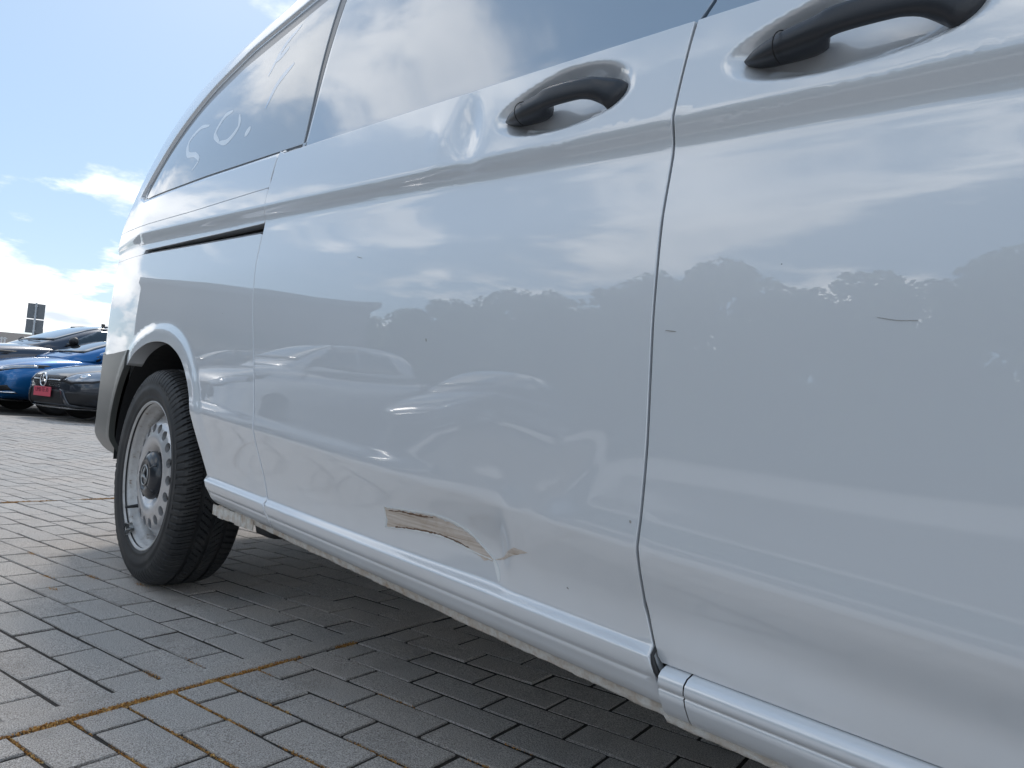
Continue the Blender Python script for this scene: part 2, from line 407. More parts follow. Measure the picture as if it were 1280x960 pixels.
# shut line between sliding door and front door (X at height z)
SF = np.array([(1.90,-.40),(1.60,-.455),(1.30,-.492),(1.135,-.508),(1.115,-.524),(1.06,-.529),(.99,-.5355),(.865,-.540),(.75,-.5395),(.60,-.5335),(.481,-.5335),(.42,-.529),(.37,-.512),(.33,-.494),(.28,-.474)])
SR = np.array([(1.127,-1.738),(1.022,-1.753),(.944,-1.762),(.86,-1.752),(.802,-1.735),(.668,-1.692),(.503,-1.640),(.384,-1.578),(.33,-1.54),(.28,-1.51)])
def crv(C, z): return float(np.interp(z, C[::-1, 0], C[::-1, 1]))
sfz = lambda lo, hi, n=26: [(crv(SF, z), z) for z in np.linspace(lo, hi, n)]
srz = lambda lo, hi, n=26: [(crv(SR, z), z) for z in np.linspace(lo, hi, n)]
sk = lambda x: zc_(x, zr[2]); bl = lambda x: zc_(x, belt_r)
# --- sliding door ------------------------------------------------------------------
ol = []
x0 = crv(SR, .34); x1 = crv(SF, .32)
ol += [(x+ (G if i == 0 else 0), sk(x)) for i, x in enumerate(np.linspace(x0+G, x1-G, 40))]
ol += [(x-G, z) for x, z in sfz(.325, 1.112)][1:]
xb1 = crv(SF, 1.115)-G
ol += [(x, bl(x)) for x in np.linspace(xb1, -1.70, 50)]
ol += [(-1.722, 1.2185), (-1.729, 1.19), (-1.732+G, 1.15)]
ol += [(x+G, z) for x, z in srz(1.127, .35)]
fine = [(-1.16, -.70, .41, .56, .0075), (-1.03, -.89, 1.0, 1.135, .006), (-.89, -.59, 1.012, 1.135, .0036)]
sliding = make_panel('sliding_door', ol, M_paint, van, 'slide', fine=fine)
tag(sliding, 'dented sliding door with a brown scrape above its lower edge')
# blank window pressing of the sliding door
WB = .0025
def rec(poly, depth, w):
    return lambda X, z: np.where(poly_in(np.stack([X, z], 1), poly), 1, 0)*depth*sm(poly_dist(np.stack([X, z], 1), poly)/w)
top_z = 1.735
ol = [(x, bl(x)+WB) for x in np.linspace(-1.594+G, crv(SF, 1.118)-.004, 40)]
ol += [(crv(SF, z)-G, z) for z in np.linspace(1.14, top_z, 22)]
ol += [(x, top_z) for x in np.linspace(crv(SF, top_z)-.03, -1.62, 20)]
SU = np.array([(1.95,-1.640),(1.60,-1.617),(1.414,-1.602),(1.215,-1.594)])
ol += [(crv(SU, z)+G, z) for z in np.linspace(top_z, 1.235, 20)]
wpoly = rounded([(-.577,1.118),(-.515,1.70),(-1.60,1.735),(-1.575,1.22)], [.035,.06,.06,.03])
wpoly = rounded([(-.572,1.05),(-.575,1.128),(-.52,1.71),(-1.70,1.735),(-1.70,1.05)], [0,.0,.06,.02,0])
wp = make_panel('door_window', ol, M_pane, sliding, 'side', off=-.0065, sx=.03, lip=.01)
ol = [(x, 1.7375) for x in np.linspace(crv(SU, 1.7375)+G, crv(SF, 1.7375)-G, 30)]
ol += [(crv(SF, z)-G, z) for z in np.linspace(1.745, 1.905, 12)] + [(x, 1.9055) for x in np.linspace(crv(SF, 1.905)-.02, -1.66, 20)] + [(crv(SU, z)+G, z) for z in np.linspace(1.90, 1.745, 12)]
make_panel('window_frame', ol, M_paint, sliding, 'side', off=-.002, sx=.04)
# scrape marks, lifted paint edges
SC = [(-1.093,.4475),(-1.06,.4485),(-1.02,.4500),(-.985,.4505),(-.95,.4525),(-.915,.4495),(-.885,.4455),(-.862,.4385),(-.842,.4300),(-.822,.4185),(-.812,.4145),(-.835,.4155),(-.862,.4215),(-.90,.4285),(-.945,.4310),(-.99,.4300),(-1.04,.4265),(-1.075,.4235),(-1.088,.4215),(-1.085,.432)]
SC = [(x, zq+(zq-(.4385-.05*max(0, x+.93)))*.28) if x < -.83 else (x, zq) for x, zq in SC]
scrape = patch('scrape', SC, M_scrape, sliding, 'slide', .0005, .0045, .0004, .0010)
tag(scrape, 'brown scrape down to the primer on the lower sliding door')
SC2 = [(-.812,.4148),(-.790,.4235),(-.772,.4365),(-.757,.4435),(-.742,.4430),(-.729,.4420),(-.745,.4370),(-.765,.4300),(-.79,.4195)]
patch('scrape', SC2, M_scrape, sliding, 'slide', .0005, .004, .0004, .0002)
for s_, w_ in (([(-1.093,.4510),(-1.02,.4558),(-.95,.4590),(-.90,.4540),(-.862,.4425),(-.835,.4270),(-.812,.4150)], .0013), ([(-1.088,.4160),(-1.04,.4222),(-.99,.4260),(-.93,.4268),(-.87,.4190),(-.815,.4135)], .0012), ([(-1.092,.4165),(-1.091,.433),(-1.094,.450)], .0016), ([(-.813,.4145),(-.803,.403),(-.793,.388)], .0035)):
    patch('lifted_paint', stroke(s_, w_), M_chip, sliding, 'slide', .0012, .004, .0008, .0003)
for s_, w_ in (([(-1.08,.4470),(-1.03,.4508),(-.985,.4518),(-.955,.4540)], .0011), ([(-1.06,.4215),(-1.0,.4275),(-.93,.4290),(-.87,.4222)], .0009)):
    patch('scratch', stroke(s_, w_), M_rustline, sliding, 'slide', .0014, .004, .0004, .0005)
# --- front door --------------------------------------------------------------------
XF = .31
ol = [(x, .3625+.0*x) for x in np.linspace(crv(SF, .366)+G+.004, XF, 30)]
ol += [(XF, z) for z in np.linspace(.37, bl(XF)-.004, 20)]
ol += [(x, bl(x)) for x in np.linspace(XF, crv(SF, 1.112)+G+.001, 30)]
ol += [(x+G, z) for x, z in sfz(1.112, .368)][1:]
front = make_panel('front_door', ol, M_paint, van, 'front', fine=[(-.49, -.18, .98, 1.098, .0036)])
tag(front, 'front door panel with black pull handle')
ol = [(x, bl(x)+WB) for x in np.linspace(crv(SF, 1.12)+.004, .22, 30)]
ol += [(.20, 1.10), (.10, 1.25), (-.05, 1.48), (-.17, 1.66), (-.23, 1.73)] + [(x, 1.755) for x in np.linspace(-.28, -.40, 6)] + [(crv(SF, z)+G+.001, z) for z in np.linspace(1.74, 1.135, 14)]
make_panel('door_window', ol, M_pane, front, 'side', off=-.0065, sx=.04, lip=.006)
ol = [(crv(SF, 1.76)+G, 1.76), (-.29, 1.76), (-.235, 1.738), (-.06, 1.49), (.10, 1.262), (.235, 1.065), (.30, 1.055), (.16, 1.27), (0, 1.52), (-.12, 1.70), (-.2, 1.80), (-.3, 1.86), (crv(SF, 1.88)+G, 1.88)]
make_panel('window_frame', ol, M_paint, front, 'side', off=-.004, sx=.04)
for pts, w_, k_, par in (([(-.520,.7375),(-.513,.7365),(-.505,.7357)], .0005, 'front', front), ([(-.285,.742),(-.268,.7385),(-.25,.7375)], .0002, 'front', front), ([(-1.26,.905),(-1.24,.90)], .0007, 'slide', sliding), ([(-1.0,.74),(-.998,.735)], .0012, 'slide', sliding), ([(-.548,.515),(-.546,.512)], .0012, 'slide', sliding), ([(-.655,.412),(-.652,.4105)], .0008, 'slide', sliding)):
    patch('scratch', stroke(pts, w_), M_scratch, par, k_, .0005, .003, .0003, 0)
# --- rear quarter: lower panel with the wheel arch ---------------------------------
rb = [(-1.766, 1.0185), (-2.05, 1.0365), (-2.45, 1.0630), (-2.83, 1.0895), (-3.10, 1.103), (-3.452, 1.118)]     # underside of the slide rail
rail_b = lambda x: float(np.interp(-x, [-p[0] for p in rb], [p[1] for p in rb]))
rt = [(-1.742, 1.1285), (-2.309, 1.161), (-2.80, 1.195), (-3.15, 1.217), (-3.452, 1.232)]                       # seam above it
rail_t = lambda x: float(np.interp(-x, [-p[0] for p in rt], [p[1] for p in rt]))
bt = [(-2.845, .748), (-2.91, .745), (-3.10, .738), (-3.27, .736), (-3.355, .752), (-3.385, .80), (-3.452, .86)]  # bumper's upper edge
arch_pts = [tuple(p) for p in ARCHS]
a0 = max(i for i, p in enumerate(arch_pts) if p[0] < -2.846 and p[1] < .69+.06 and p[1] > .60 and p[0] < -2.80)
ar = [p for p in arch_pts if p[0] > -2.84 or p[1] > .735]
ar = [p for p in ar if p[1] > .345]
ol = [(x-G, z) for x, z in srz(.352, 1.015)]                       # front edge along the sliding door, upwards
ol += [(x, rail_b(x)) for x in np.linspace(-1.768, XEND, 60)]
ol += [(XEND, z) for z in np.linspace(1.10, .88, 12)]
ol += [(x, z+.0018) for x, z in bt[::-1]]
ol += ar
ol += [(x, sk(x)) for x in np.linspace(-1.905, crv(SR, .345)-G-.004, 14)]
quarter = make_panel('rear_quarter_panel', ol, M_paint, van, 'quarter', sx=.018, lip=.05, fine=[(-3.0, -2.0, .56, .88, .010)])
# rail cover strip with the open slot, then the rail
sl_lo = lambda x: rail_b(x)+.0015
def slot_h(x): return float(np.interp(-x, [1.75, 2.84], [.0275, .0165]))
ol = [(x, rail_b(x)+slot_h(x)) for x in np.linspace(-1.752, -2.825, 40)]
ol += [(-2.838, rail_b(-2.84)+.004)]
ol += [(x, rail_b(x)+.0022) for x in np.linspace(-2.86, XEND, 20)]
ol += [(XEND, z) for z in np.linspace(1.13, 1.225, 6)]
ol += [(x, rail_t(x)-.0016) for x in np.linspace(XEND, -1.742, 60)]
ol += [(-1.742, 1.10), (-1.748, 1.06)]
make_panel('rail_cover', ol, M_paint, van, 'side', lip=.03)
bm = bmesh.new()
xs = np.linspace(-1.76, -2.835, 30)
add_tube(bm, [(x, float(surf(x, rail_b(x)+.006)[0])+.016, rail_b(x)+.0065) for x in xs], .0055, 6)
bm_obj('slide_rail', bm, mat('rail_steel', (.10,.10,.105), .35, .7), van)
# --- upper rear side: belt strip, blank window pressing, pillar --------------------
def xe(z): return XEND+float(rake(np.array([z]))[0])
ol = [(x, rail_t(x)+.0014) for x in np.linspace(-1.7355, XEND+.002, 60)]
ol += [(xe(z)+.001, z) for z in np.concatenate([np.linspace(1.25, 1.80, 30), np.linspace(1.81, 1.915, 14)])]
ol += [(x, 1.9155) for x in np.linspace(xe(1.915)+.03, -1.66, 24)]
ol += [(crv(SU, z)-G, z) for z in np.linspace(1.912, 1.24, 24)]
ol += [(-1.596-G, 1.2155), (-1.66, 1.2165), (-1.712, 1.2215), (-1.7262-G, 1.2165), (-1.733-G, 1.19), (-1.7365-G, 1.15)]
bpt = lambda x: bl(x)+.004
win = rounded([(-1.50, 1.2), (-1.50, 1.722), (-2.30, 1.722), (-2.62, 1.670), (-2.85, 1.565), (-3.105, 1.345), (-2.97, bpt(-2.97)), (-2.3, bpt(-2.3)), (-1.55, bpt(-1.55))], [0, 0, .05, .12, .12, .03, 0, 0, 0])
def upex(X, z):
    P = np.stack([X, z], 1); ins = poly_in(P, win); d = poly_dist(P, win)
    low = np.abs(z-(bl(-2.3)+.004+(X+2.3)*((bpt(-1.55)-bpt(-3.0))/1.45)))
    w = np.where(low < d+.004, .008, .014)
    return np.where(ins, .012*sm(d/w), 0)
def inset(poly, d):
    p_ = ccw(poly); e = np.roll(p_, -1, 0)-np.roll(p_, 1, 0); e /= np.maximum(np.hypot(*e.T), 1e-9)[:, None]
    return p_+np.stack([-e[:, 1], e[:, 0]], 1)*d
upper = make_panel('upper_side_panel', ol, M_paint, van, 'side', extra=upex, sx=.02, rings=[inset(win, d_) for d_ in (-.006, .0005, .005, .0095, .0145)])
tag(upper, 'blank window pressing with faint ghost marks of removed lettering')
_surf = surf
def on_pane(o_, *a, **k):
    global surf
    surf = lambda X, z, kind='side': _surf(X, z)+upex(np.atleast_1d(X), np.atleast_1d(z))
    r = o_(*a, **k); surf = _surf; return r
cw = win.mean(0)
wclip = win.copy(); wclip[:, 0] = np.minimum(wclip[:, 0], -1.668-.0*wclip[:, 0])
wclip = np.array([q for i_, q in enumerate(wclip) if i_ == 0 or np.hypot(*(q-wclip[i_-1])) > 1e-6])
wclip[wclip[:, 0] > -1.67, 0] = [crv(SU, z)-.006 for z in wclip[wclip[:, 0] > -1.67, 1]]
def inset2(d_low, d_up):
    q = ccw(wclip); lo = np.array([z < bpt(x)+.03 for x, z in q]); a_, b_ = inset(wclip, d_low), inset(wclip, d_up)
    return np.where(lo[:, None], a_, b_)
make_panel('window_seal', inset2(.012, .016), M_seal2, upper, 'side', off=-.0112, sx=.05, lip=.003)
make_panel('window_pane', inset2(.016, .075), M_pane2, upper, 'side', off=-.0085, sx=.05, lip=.003)
def ghost(pts, w, m): return patch('ghost_letter', stroke(pts, w), m, upper, 'side', -.0082, .012, .0004, 0, False)
for p_, w_ in (([(-2.452,1.483),(-2.569,1.498),(-2.638,1.468),(-2.606,1.423),(-2.486,1.385),(-2.435,1.354),(-2.477,1.331)], .010), ([(-2.242,1.475),(-2.311,1.474),(-2.35,1.435),(-2.277,1.379)], .010), ([(-2.277,1.379),(-2.186,1.366),(-2.134,1.398),(-2.163,1.442)], .010), ([(-2.055,1.348),(-2.022,1.362)], .013)): ghost(p_, w_, M_ghost)
for p_ in ([(-2.02,1.52),(-1.98,1.60),(-1.90,1.64)], [(-1.95,1.40),(-1.92,1.46),(-1.84,1.50)], [(-2.0,1.56),(-1.93,1.58)]): ghost(p_, .012, M_ghost_blue)
# --- bumper corner -------------------------------------------------------------------
ol = [(x, z-.0015) for x, z in bt]
ol += [(XEND-.0, .70), (XEND-.0, .50), (-3.43, .435), (-3.36, .385), (-3.24, .365), (-3.10, .36), (-2.992, .362)]
ol += [p for p in arch_pts if p[1] > .37 and p[0] < -2.846 and p[1] <= .735]
bump_x = lambda X, z: .05*sm((.45-z)/.11)**1.5
bumper = make_panel('rear_bumper', ol, M_bump, van, 'bumper', off=.006, sx=.02, extra=bump_x, lip=.02)
# --- sill under the front door, joint and pinch flange --------------------------------
def sill_prof(X):
    return [(-.030,.362),(-.012,.3610),(-.002,.3570),(.0035,.351),(.0040,.345),(.0030,.3395),(.0004,.3388),(.0004,.3366),(.0016,.3358),(-.002,.326),(-.008,.316),(-.013,.309),(-.018,.305),(-.026,.304)]
def strip(name, xs, prof, material, parent, smooth=True):
    V = []; F = []; n = len(prof(xs[0]))
    for x in xs:
        yb = float(plan(np.array([x]), np.array([.4]))[0])
        for o_, z_ in prof(x): V.append((x, yb-o_, z_))
    for i in range(len(xs)-1):
        for k in range(n-1): a = i*n+k; F.append((a, a+n, a+n+1, a+1))
    return mesh_obj(name, V, F, material, parent, smooth)
sill = strip('sill', np.linspace(-.462, .42, 40), sill_prof, M_paint, van)
strip('sill_end_cap', np.linspace(-.4975, -.4645, 6), lambda x: [(o_-.0012, z_) for o_, z_ in sill_prof(x)], M_paint, sill)
# flange
xs = np.concatenate([np.arange(-1.90, -1.40, .006), np.arange(-1.40, -.86, .0022), np.arange(-.86, .45, .006)])
V = []; F = []; rows_f = 9
nn = lambda x, z, s: noise.noise(Vector((x*s, z*s, 3.3)))
for x in xs:
    zt_ = sk(x)+.006 if x < -.5 else .318; zb_ = zt_-.0240-.0016*max(0, nn(x, 0, 23))-(.0018*max(0, nn(x, 5, 60)))
    yb = float(plan(np.array([x]), np.array([.4]))[0])+.022
    crimp = sm(np.array((x+1.38)/.08))*sm(np.array((-.9-x)/.08))
    for k in range(rows_f):
        t = k/(rows_f-1); z_ = zt_+(zb_-zt_)*t
        y_ = yb+.004*t+.0008*nn(x, z_, 45)+.0008*nn(x, z_, 110)-float(crimp)*.0050*abs(math.sin(x*math.pi/.0135+z_*60+nn(x, 1, 30)*2))*(1-abs(2*t-.8))
        for wx in (-.79, -.60, -.565, -.535, -.502, -.455):     # spot welds
            d_ = math.hypot(x-wx, z_-(zt_-.012)); y_ -= .0035*math.exp(-((d_-.008)/.003)**2)
        V.append((x, y_, z_))
    V.append((x, yb+.012, zb_-.0006)); V.append((x, yb+.014, zt_))
n = rows_f+2
for i in range(len(xs)-1):
    for k in range(n-1): a = i*n+k; F.append((a, a+n, a+n+1, a+1))
tag(mesh_obj('sill_flange', V, F, M_flange, van, True), 'crimped underseal flange with rusty dirt')
bm = bmesh.new()   # short white protection strip hanging at the rear end of the sill
for i in range(7):
    x = -1.915+.036*i; add_box(bm, (x, .7105+.0006*i, .322), (.0352, .003, .026+.003*((i*5) % 3)), None, .0008)
tag(bm_obj('sill_strip', bm, M_flange, van), kind='stuff')
# rubber seal in the shut line foot
bm = bmesh.new(); pts = [(crv(SF, z)+.001, float(surf(crv(SF, z), z, 'slide')[0])+.004, z) for z in np.linspace(.40, .315, 12)]
add_tube(bm, pts, [.001, .0018, .0022, .002, .002, .0032, .0036, .003, .003, .003, .0025, .002], 6); bm_obj('seal_and_gap_shade', bm, M_seal, van)
for C_, lo_, hi_, k_ in ((SF, .40, 1.11, 'front'), (SR, .36, 1.21, 'side')):     # dark tubes added behind the shut lines to deepen their shade
    bm = bmesh.new(); add_tube(bm, [(crv(C_, z) if C_ is SF or z < 1.12 else -1.7315, float(surf(crv(C_, z), z, k_)[0])+.0105, z) for z in np.linspace(lo_, hi_, 40)], .0062, 6); bm_obj('seal_and_gap_shade', bm, M_dark, van)
# --- handles ---------------------------------------------------------------------------
def handle(parent, x0, z0, kind, label):
    hs = np.linspace(0, 1, 46); m = 14
    zt_ = lambda s: float(pchip([0,.06,.2,.5,.8,.95,1],[.0005,.0065,.0125,.0165,.0165,.012,.004],np.array([s]))[0])
    zb_ = lambda s: float(pchip([0,.05,.15,.30,.37,.42,.5,.70,.76,.86,.90,.95,1],[-.004,-.009,-.0135,-.0155,-.0150,-.0128,-.0115,-.0110,-.0125,-.022,-.030,-.022,-.003],np.array([s]))[0])
    oo = lambda s: float(pchip([0,.08,.25,.5,.8,.94,1],[-.004,.006,.016,.0215,.0175,.006,-.004],np.array([s]))[0])
    oi = lambda s: float(pchip([0,.3,.37,.43,.5,.70,.78,.87,1],[-.022,-.024,-.020,.004,.006,.005,.0,-.022,-.024],np.array([s]))[0])
    V = []; F = []
    for s in hs:
        x = x0+.238*s; zl = z0-.014*s+.004*math.sin(math.pi*s); yb = float(_surf(x, zl, 'side')[0])
        a, b, o1, o0 = zt_(s), zb_(s), oo(s), oi(s)
        for k in range(m):
            th = 2*math.pi*k/m; c, d = math.cos(th), math.sin(th); c = math.copysign(abs(c)**.75, c); d = math.copysign(abs(d)**.7, d)
            V.append((x, yb-((o1+o0)/2+(o1-o0)/2*c), zl+(a+b)/2+(a-b)/2*d))
    for i in range(len(hs)-1):
        for k in range(m): F.append((i*m+k, i*m+(k+1) % m, (i+1)*m+(k+1) % m, (i+1)*m+k))
    F.append(tuple(range(m))[::-1]); F.append(tuple((len(hs)-1)*m+k for k in range(m)))
    h_ = mesh_obj('door_handle', V, F, M_handle, parent, True)
    return h_
def split_ring(parent, x0, z0):
    bm = bmesh.new(); x = x0+.047; z = z0-.0015; yb = float(_surf(x, z)[0])
    add_tube(bm, [(x+.0025*math.sin(a), yb+.003-.0225*math.cos(a), z-.001+.0165*math.sin(a)) for a in np.linspace(-1.5, 1.5, 14)], .0007, 5)
    return bm_obj('handle_joint', bm, M_dark, parent)
handle(sliding, -.858, 1.0735, 'slide', ''); split_ring(sliding, -.858, 1.0735)
handle(front, -.450, 1.0400, 'front', ''); split_ring(front, -.450, 1.0400)
# --- inner body seen through the gaps, liner, underbody, roof, rear and far side ------
xs = np.linspace(-3.40, .32, 60); zs_ = np.concatenate([np.linspace(.33, 1.2, 24), np.linspace(1.25, 1.9, 16)])
V = []; F = []
for x in xs:
    for z in zs_: V.append((max(x, xe(z)+.02) if x < -2.5 else x, float(surf(max(x, xe(z)+.02), z)[0])+.034, z))
n = len(zs_)
for i in range(len(xs)-1):
    for k in range(n-1):
        if -3.0 < V[i*n+k][0] < -1.93 and V[i*n+k][2] < .78: continue
        a = i*n+k; F.append((a, a+1, a+n+1, a+n))
mesh_obj('inner_body', V, F, M_dark, van, True)  # coloured near-black so the panel gaps look shaded
V = []; F = []; AL = ARCHS[::2]
for d_ in (.004, .05, .33):
    for p in AL: V.append((p[0], .712+d_, p[1]+.004))
n = len(AL)
for j in range(2):
    for i in range(n-1): a = j*n+i; F.append((a, a+1, a+n+1, a+n))
F.append(tuple(2*n+i for i in range(n)))
mesh_obj('arch_liner', V, F, M_black, van, False)
bm = bmesh.new(); add_box(bm, (-1.35, MID+.03, .40), (3.6, 1.62, .12)); add_box(bm, (-1.5, MID, .30), (2.6, .5, .14)); add_box(bm, (-2.49, MID, .30), (.12, 1.5, .12)); bm_obj('underbody', bm, M_black, van, False)
bm = bmesh.new(); add_box(bm, (-1.84, .87, .305), (.11, .13, .085), None, .02); bm_obj('jacking_bracket', bm, M_black, van)
bm = bmesh.new(); add_box(bm, (.1, 1.3, .27), (1.2, .05, .05), None, .01); bm_obj('exhaust_pipe', bm, M_black, van)
# roof, far side, nose as one outer shell
def zmax(x): return float(np.interp(x, [-9, -.25, .55, .75, 1.25, 1.42], [3, 1.98, 1.12, 1.05, .93, .62]))
def zmin_end(x): return .34
secs = []
xs = np.concatenate([np.linspace(XEND, -2.3, 22), np.linspace(-2.2, -.3, 16), np.linspace(-.2, 1.42, 20)])
zz = np.concatenate([np.linspace(1.90, 1.955, 8)])
V = []; F = []
for x in xs:
    ring = []
    for z in zz:
        zc2 = z if x > xe(z)+.0 else float(np.interp(x-XEND, RK, RZ))
        zc2 = min(zc2, z); ring.append((zc2, float(surf(max(x, xe(zc2)), zc2)[0])+.003))
    ring.append((min(1.962, ring[-1][0]+.004), MID))
    far = [(z, 2*MID-y) for z, y in ring[::-1]][1:]
    for z in np.linspace(1.86, .33, 26):
        zc2 = min(z, ring[0][0]); far.append((zc2, 2*MID-float(surf(max(x, xe(zc2)), zc2)[0])))
    full = ring+far
    V += [(x, y, min(z, zmax(x))) for z, y in full]
n = len(full)
for i in range(len(xs)-1):
    for k in range(n-1): a = i*n+k; F.append((a, a+n, a+n+1, a+1))
mesh_obj('body_shell', V, F, M_paint, van, True)
V = []; F = []
zz = np.concatenate([np.linspace(.36, 1.2, 16), np.linspace(1.25, 1.93, 20)])
for z in zz:
    x = xe(z); y = float(surf(x, z)[0])
    for k, u in enumerate(np.linspace(0, 1, 9)): V.append((x-.035*math.sin(math.pi*u)**.5, y+(2*MID-2*y)*u, z))
for i in range(len(zz)-1):
    for k in range(8): a = i*9+k; F.append((a, a+1, a+10, a+9))
mesh_obj('rear_doors', V, F, M_paint, van, True)
ol = [(XF+.004, .37), (.34, .37), (.36, .55), (.45, .70), (.60, .78), (.78, .79), (.95, .73), (1.08, .60), (1.14, .45), (1.3, .40), (1.42, .45), (1.42, .62), (1.25, .92), (.75, 1.04), (.55, bl(.3)), (XF+.004, bl(XF))]
make_panel('front_wing', ol, M_paint, van, 'front', sx=.04)
bm = bmesh.new(); add_box(bm, (1.40, MID, .55), (.10, 1.75, .40), None, .04); bm_obj('front_bumper', bm, M_bump, van)
bm = bmesh.new(); add_box(bm, (.75, MID, .62), (.95, 1.7, .45)); bm_obj('engine_bay', bm, M_black, van, False)

# ================================ wheels ==============================================
M_tyre = mat('tyre_rubber', (.022,.023,.025), .62)
t_ = NT(M_tyre); c_ = t_.coord()
dust = t_.ramp(t_.noise(c_, 14, 6, .65), [(.45, (0,0,0)), (.75, (.5,.5,.5))])
t_.set('Base Color', t_.mix(dust, (.020,.021,.023), (.075,.07,.065))); t_.bump(t_.noise(c_, 420, 3), .25, .0006)
M_rim = mat('steel_wheel_silver', (.58,.58,.58), .34, .6, .3, .15)
t_ = NT(M_rim); c_ = t_.coord()
br = t_.ramp(t_.noise(c_, 42, 6, .7), [(.52, (0,0,0)), (.68, (1,1,1))])
t_.set('Base Color', t_.mix(t_.math('MULTIPLY', br, .2), (.56,.56,.57), (.24,.20,.17)))
M_rust = mat('rusty_rim_edge', (.3,.24,.19), .55, .35)
t_ = NT(M_rust); c_ = t_.coord(); r_ = t_.noise(c_, 30, 7, .72)
t_.set('Base Color', t_.ramp(r_, [(.40, (.52,.52,.52)), (.58, (.46,.45,.44)), (.68, (.19,.14,.105)), (.80, (.42,.40,.38))])); t_.bump(r_, .5, .002)
M_cap = mat('black_hub_cap', (.016,.019,.026), .28, 0, .4, .1)
M_chrome = mat('chrome', (.75,.76,.78), .16, 1)
M_weight = mat('zinc_weight', (.42,.43,.43), .45, .6)
def lathe(name, prof, C, material, parent, seg=96, disp=None, smooth=True, closed=False):
    # prof: (axial depth inwards +Y, radius)
    n = len(prof); V = []; F = []
    for i in range(seg):
        a = 2*math.pi*i/seg
        for j, (d, r) in enumerate(prof):
            rr = r-(disp(a, d, r) if disp else 0)
            V.append((C[0]+rr*math.cos(a), C[1]+d, C[2]+rr*math.sin(a)))
    for i in range(seg):
        for j in range(n-1 if not closed else n):
            a = i*n+j; b = i*n+(j+1) % n; c = ((i+1) % seg)*n+(j+1) % n; d = ((i+1) % seg)*n+j
            F.append((a, b, c, d))
    return mesh_obj(name, V, F, material, parent, smooth)
def densify(p, step):
    out = []
    for (a, b), (c, d) in zip(p, p[1:]):
        k = max(1, int(math.hypot(c-a, d-b)/step))
        out += [(a+(c-a)*i/k, b+(d-b)*i/k) for i in range(k)]
    return out+[p[-1]]
TR = .334
def tread(a, d, r):
    if r < .296: return 0
    g = 0.
    for c in (.062, .103, .144):
        if abs(d-c) < .0055: g = .0075
    def lat(ph, pitch, w): 
        u = ((a*TR+ph) % pitch); return u < w
    if d < .0565:
        sl = .35*(.0565-d)
        if lat(sl, .0225, .0048): g = max(g, .0070 if r > .305 else .0045)
        elif d > .022 and lat(sl+.0112, .0225, .0019): g = max(g, .004)
    elif d > .1495:
        if lat(.35*d, .0225, .0048): g = max(g, .0070)
    elif .0675 < d < .0975:
        if lat(.9*d, .0225, .0036): g = max(g, .0062)
    elif .1085 < d < .1385:
        if lat(-.9*d, .0225, .0036): g = max(g, .0062)
    return g
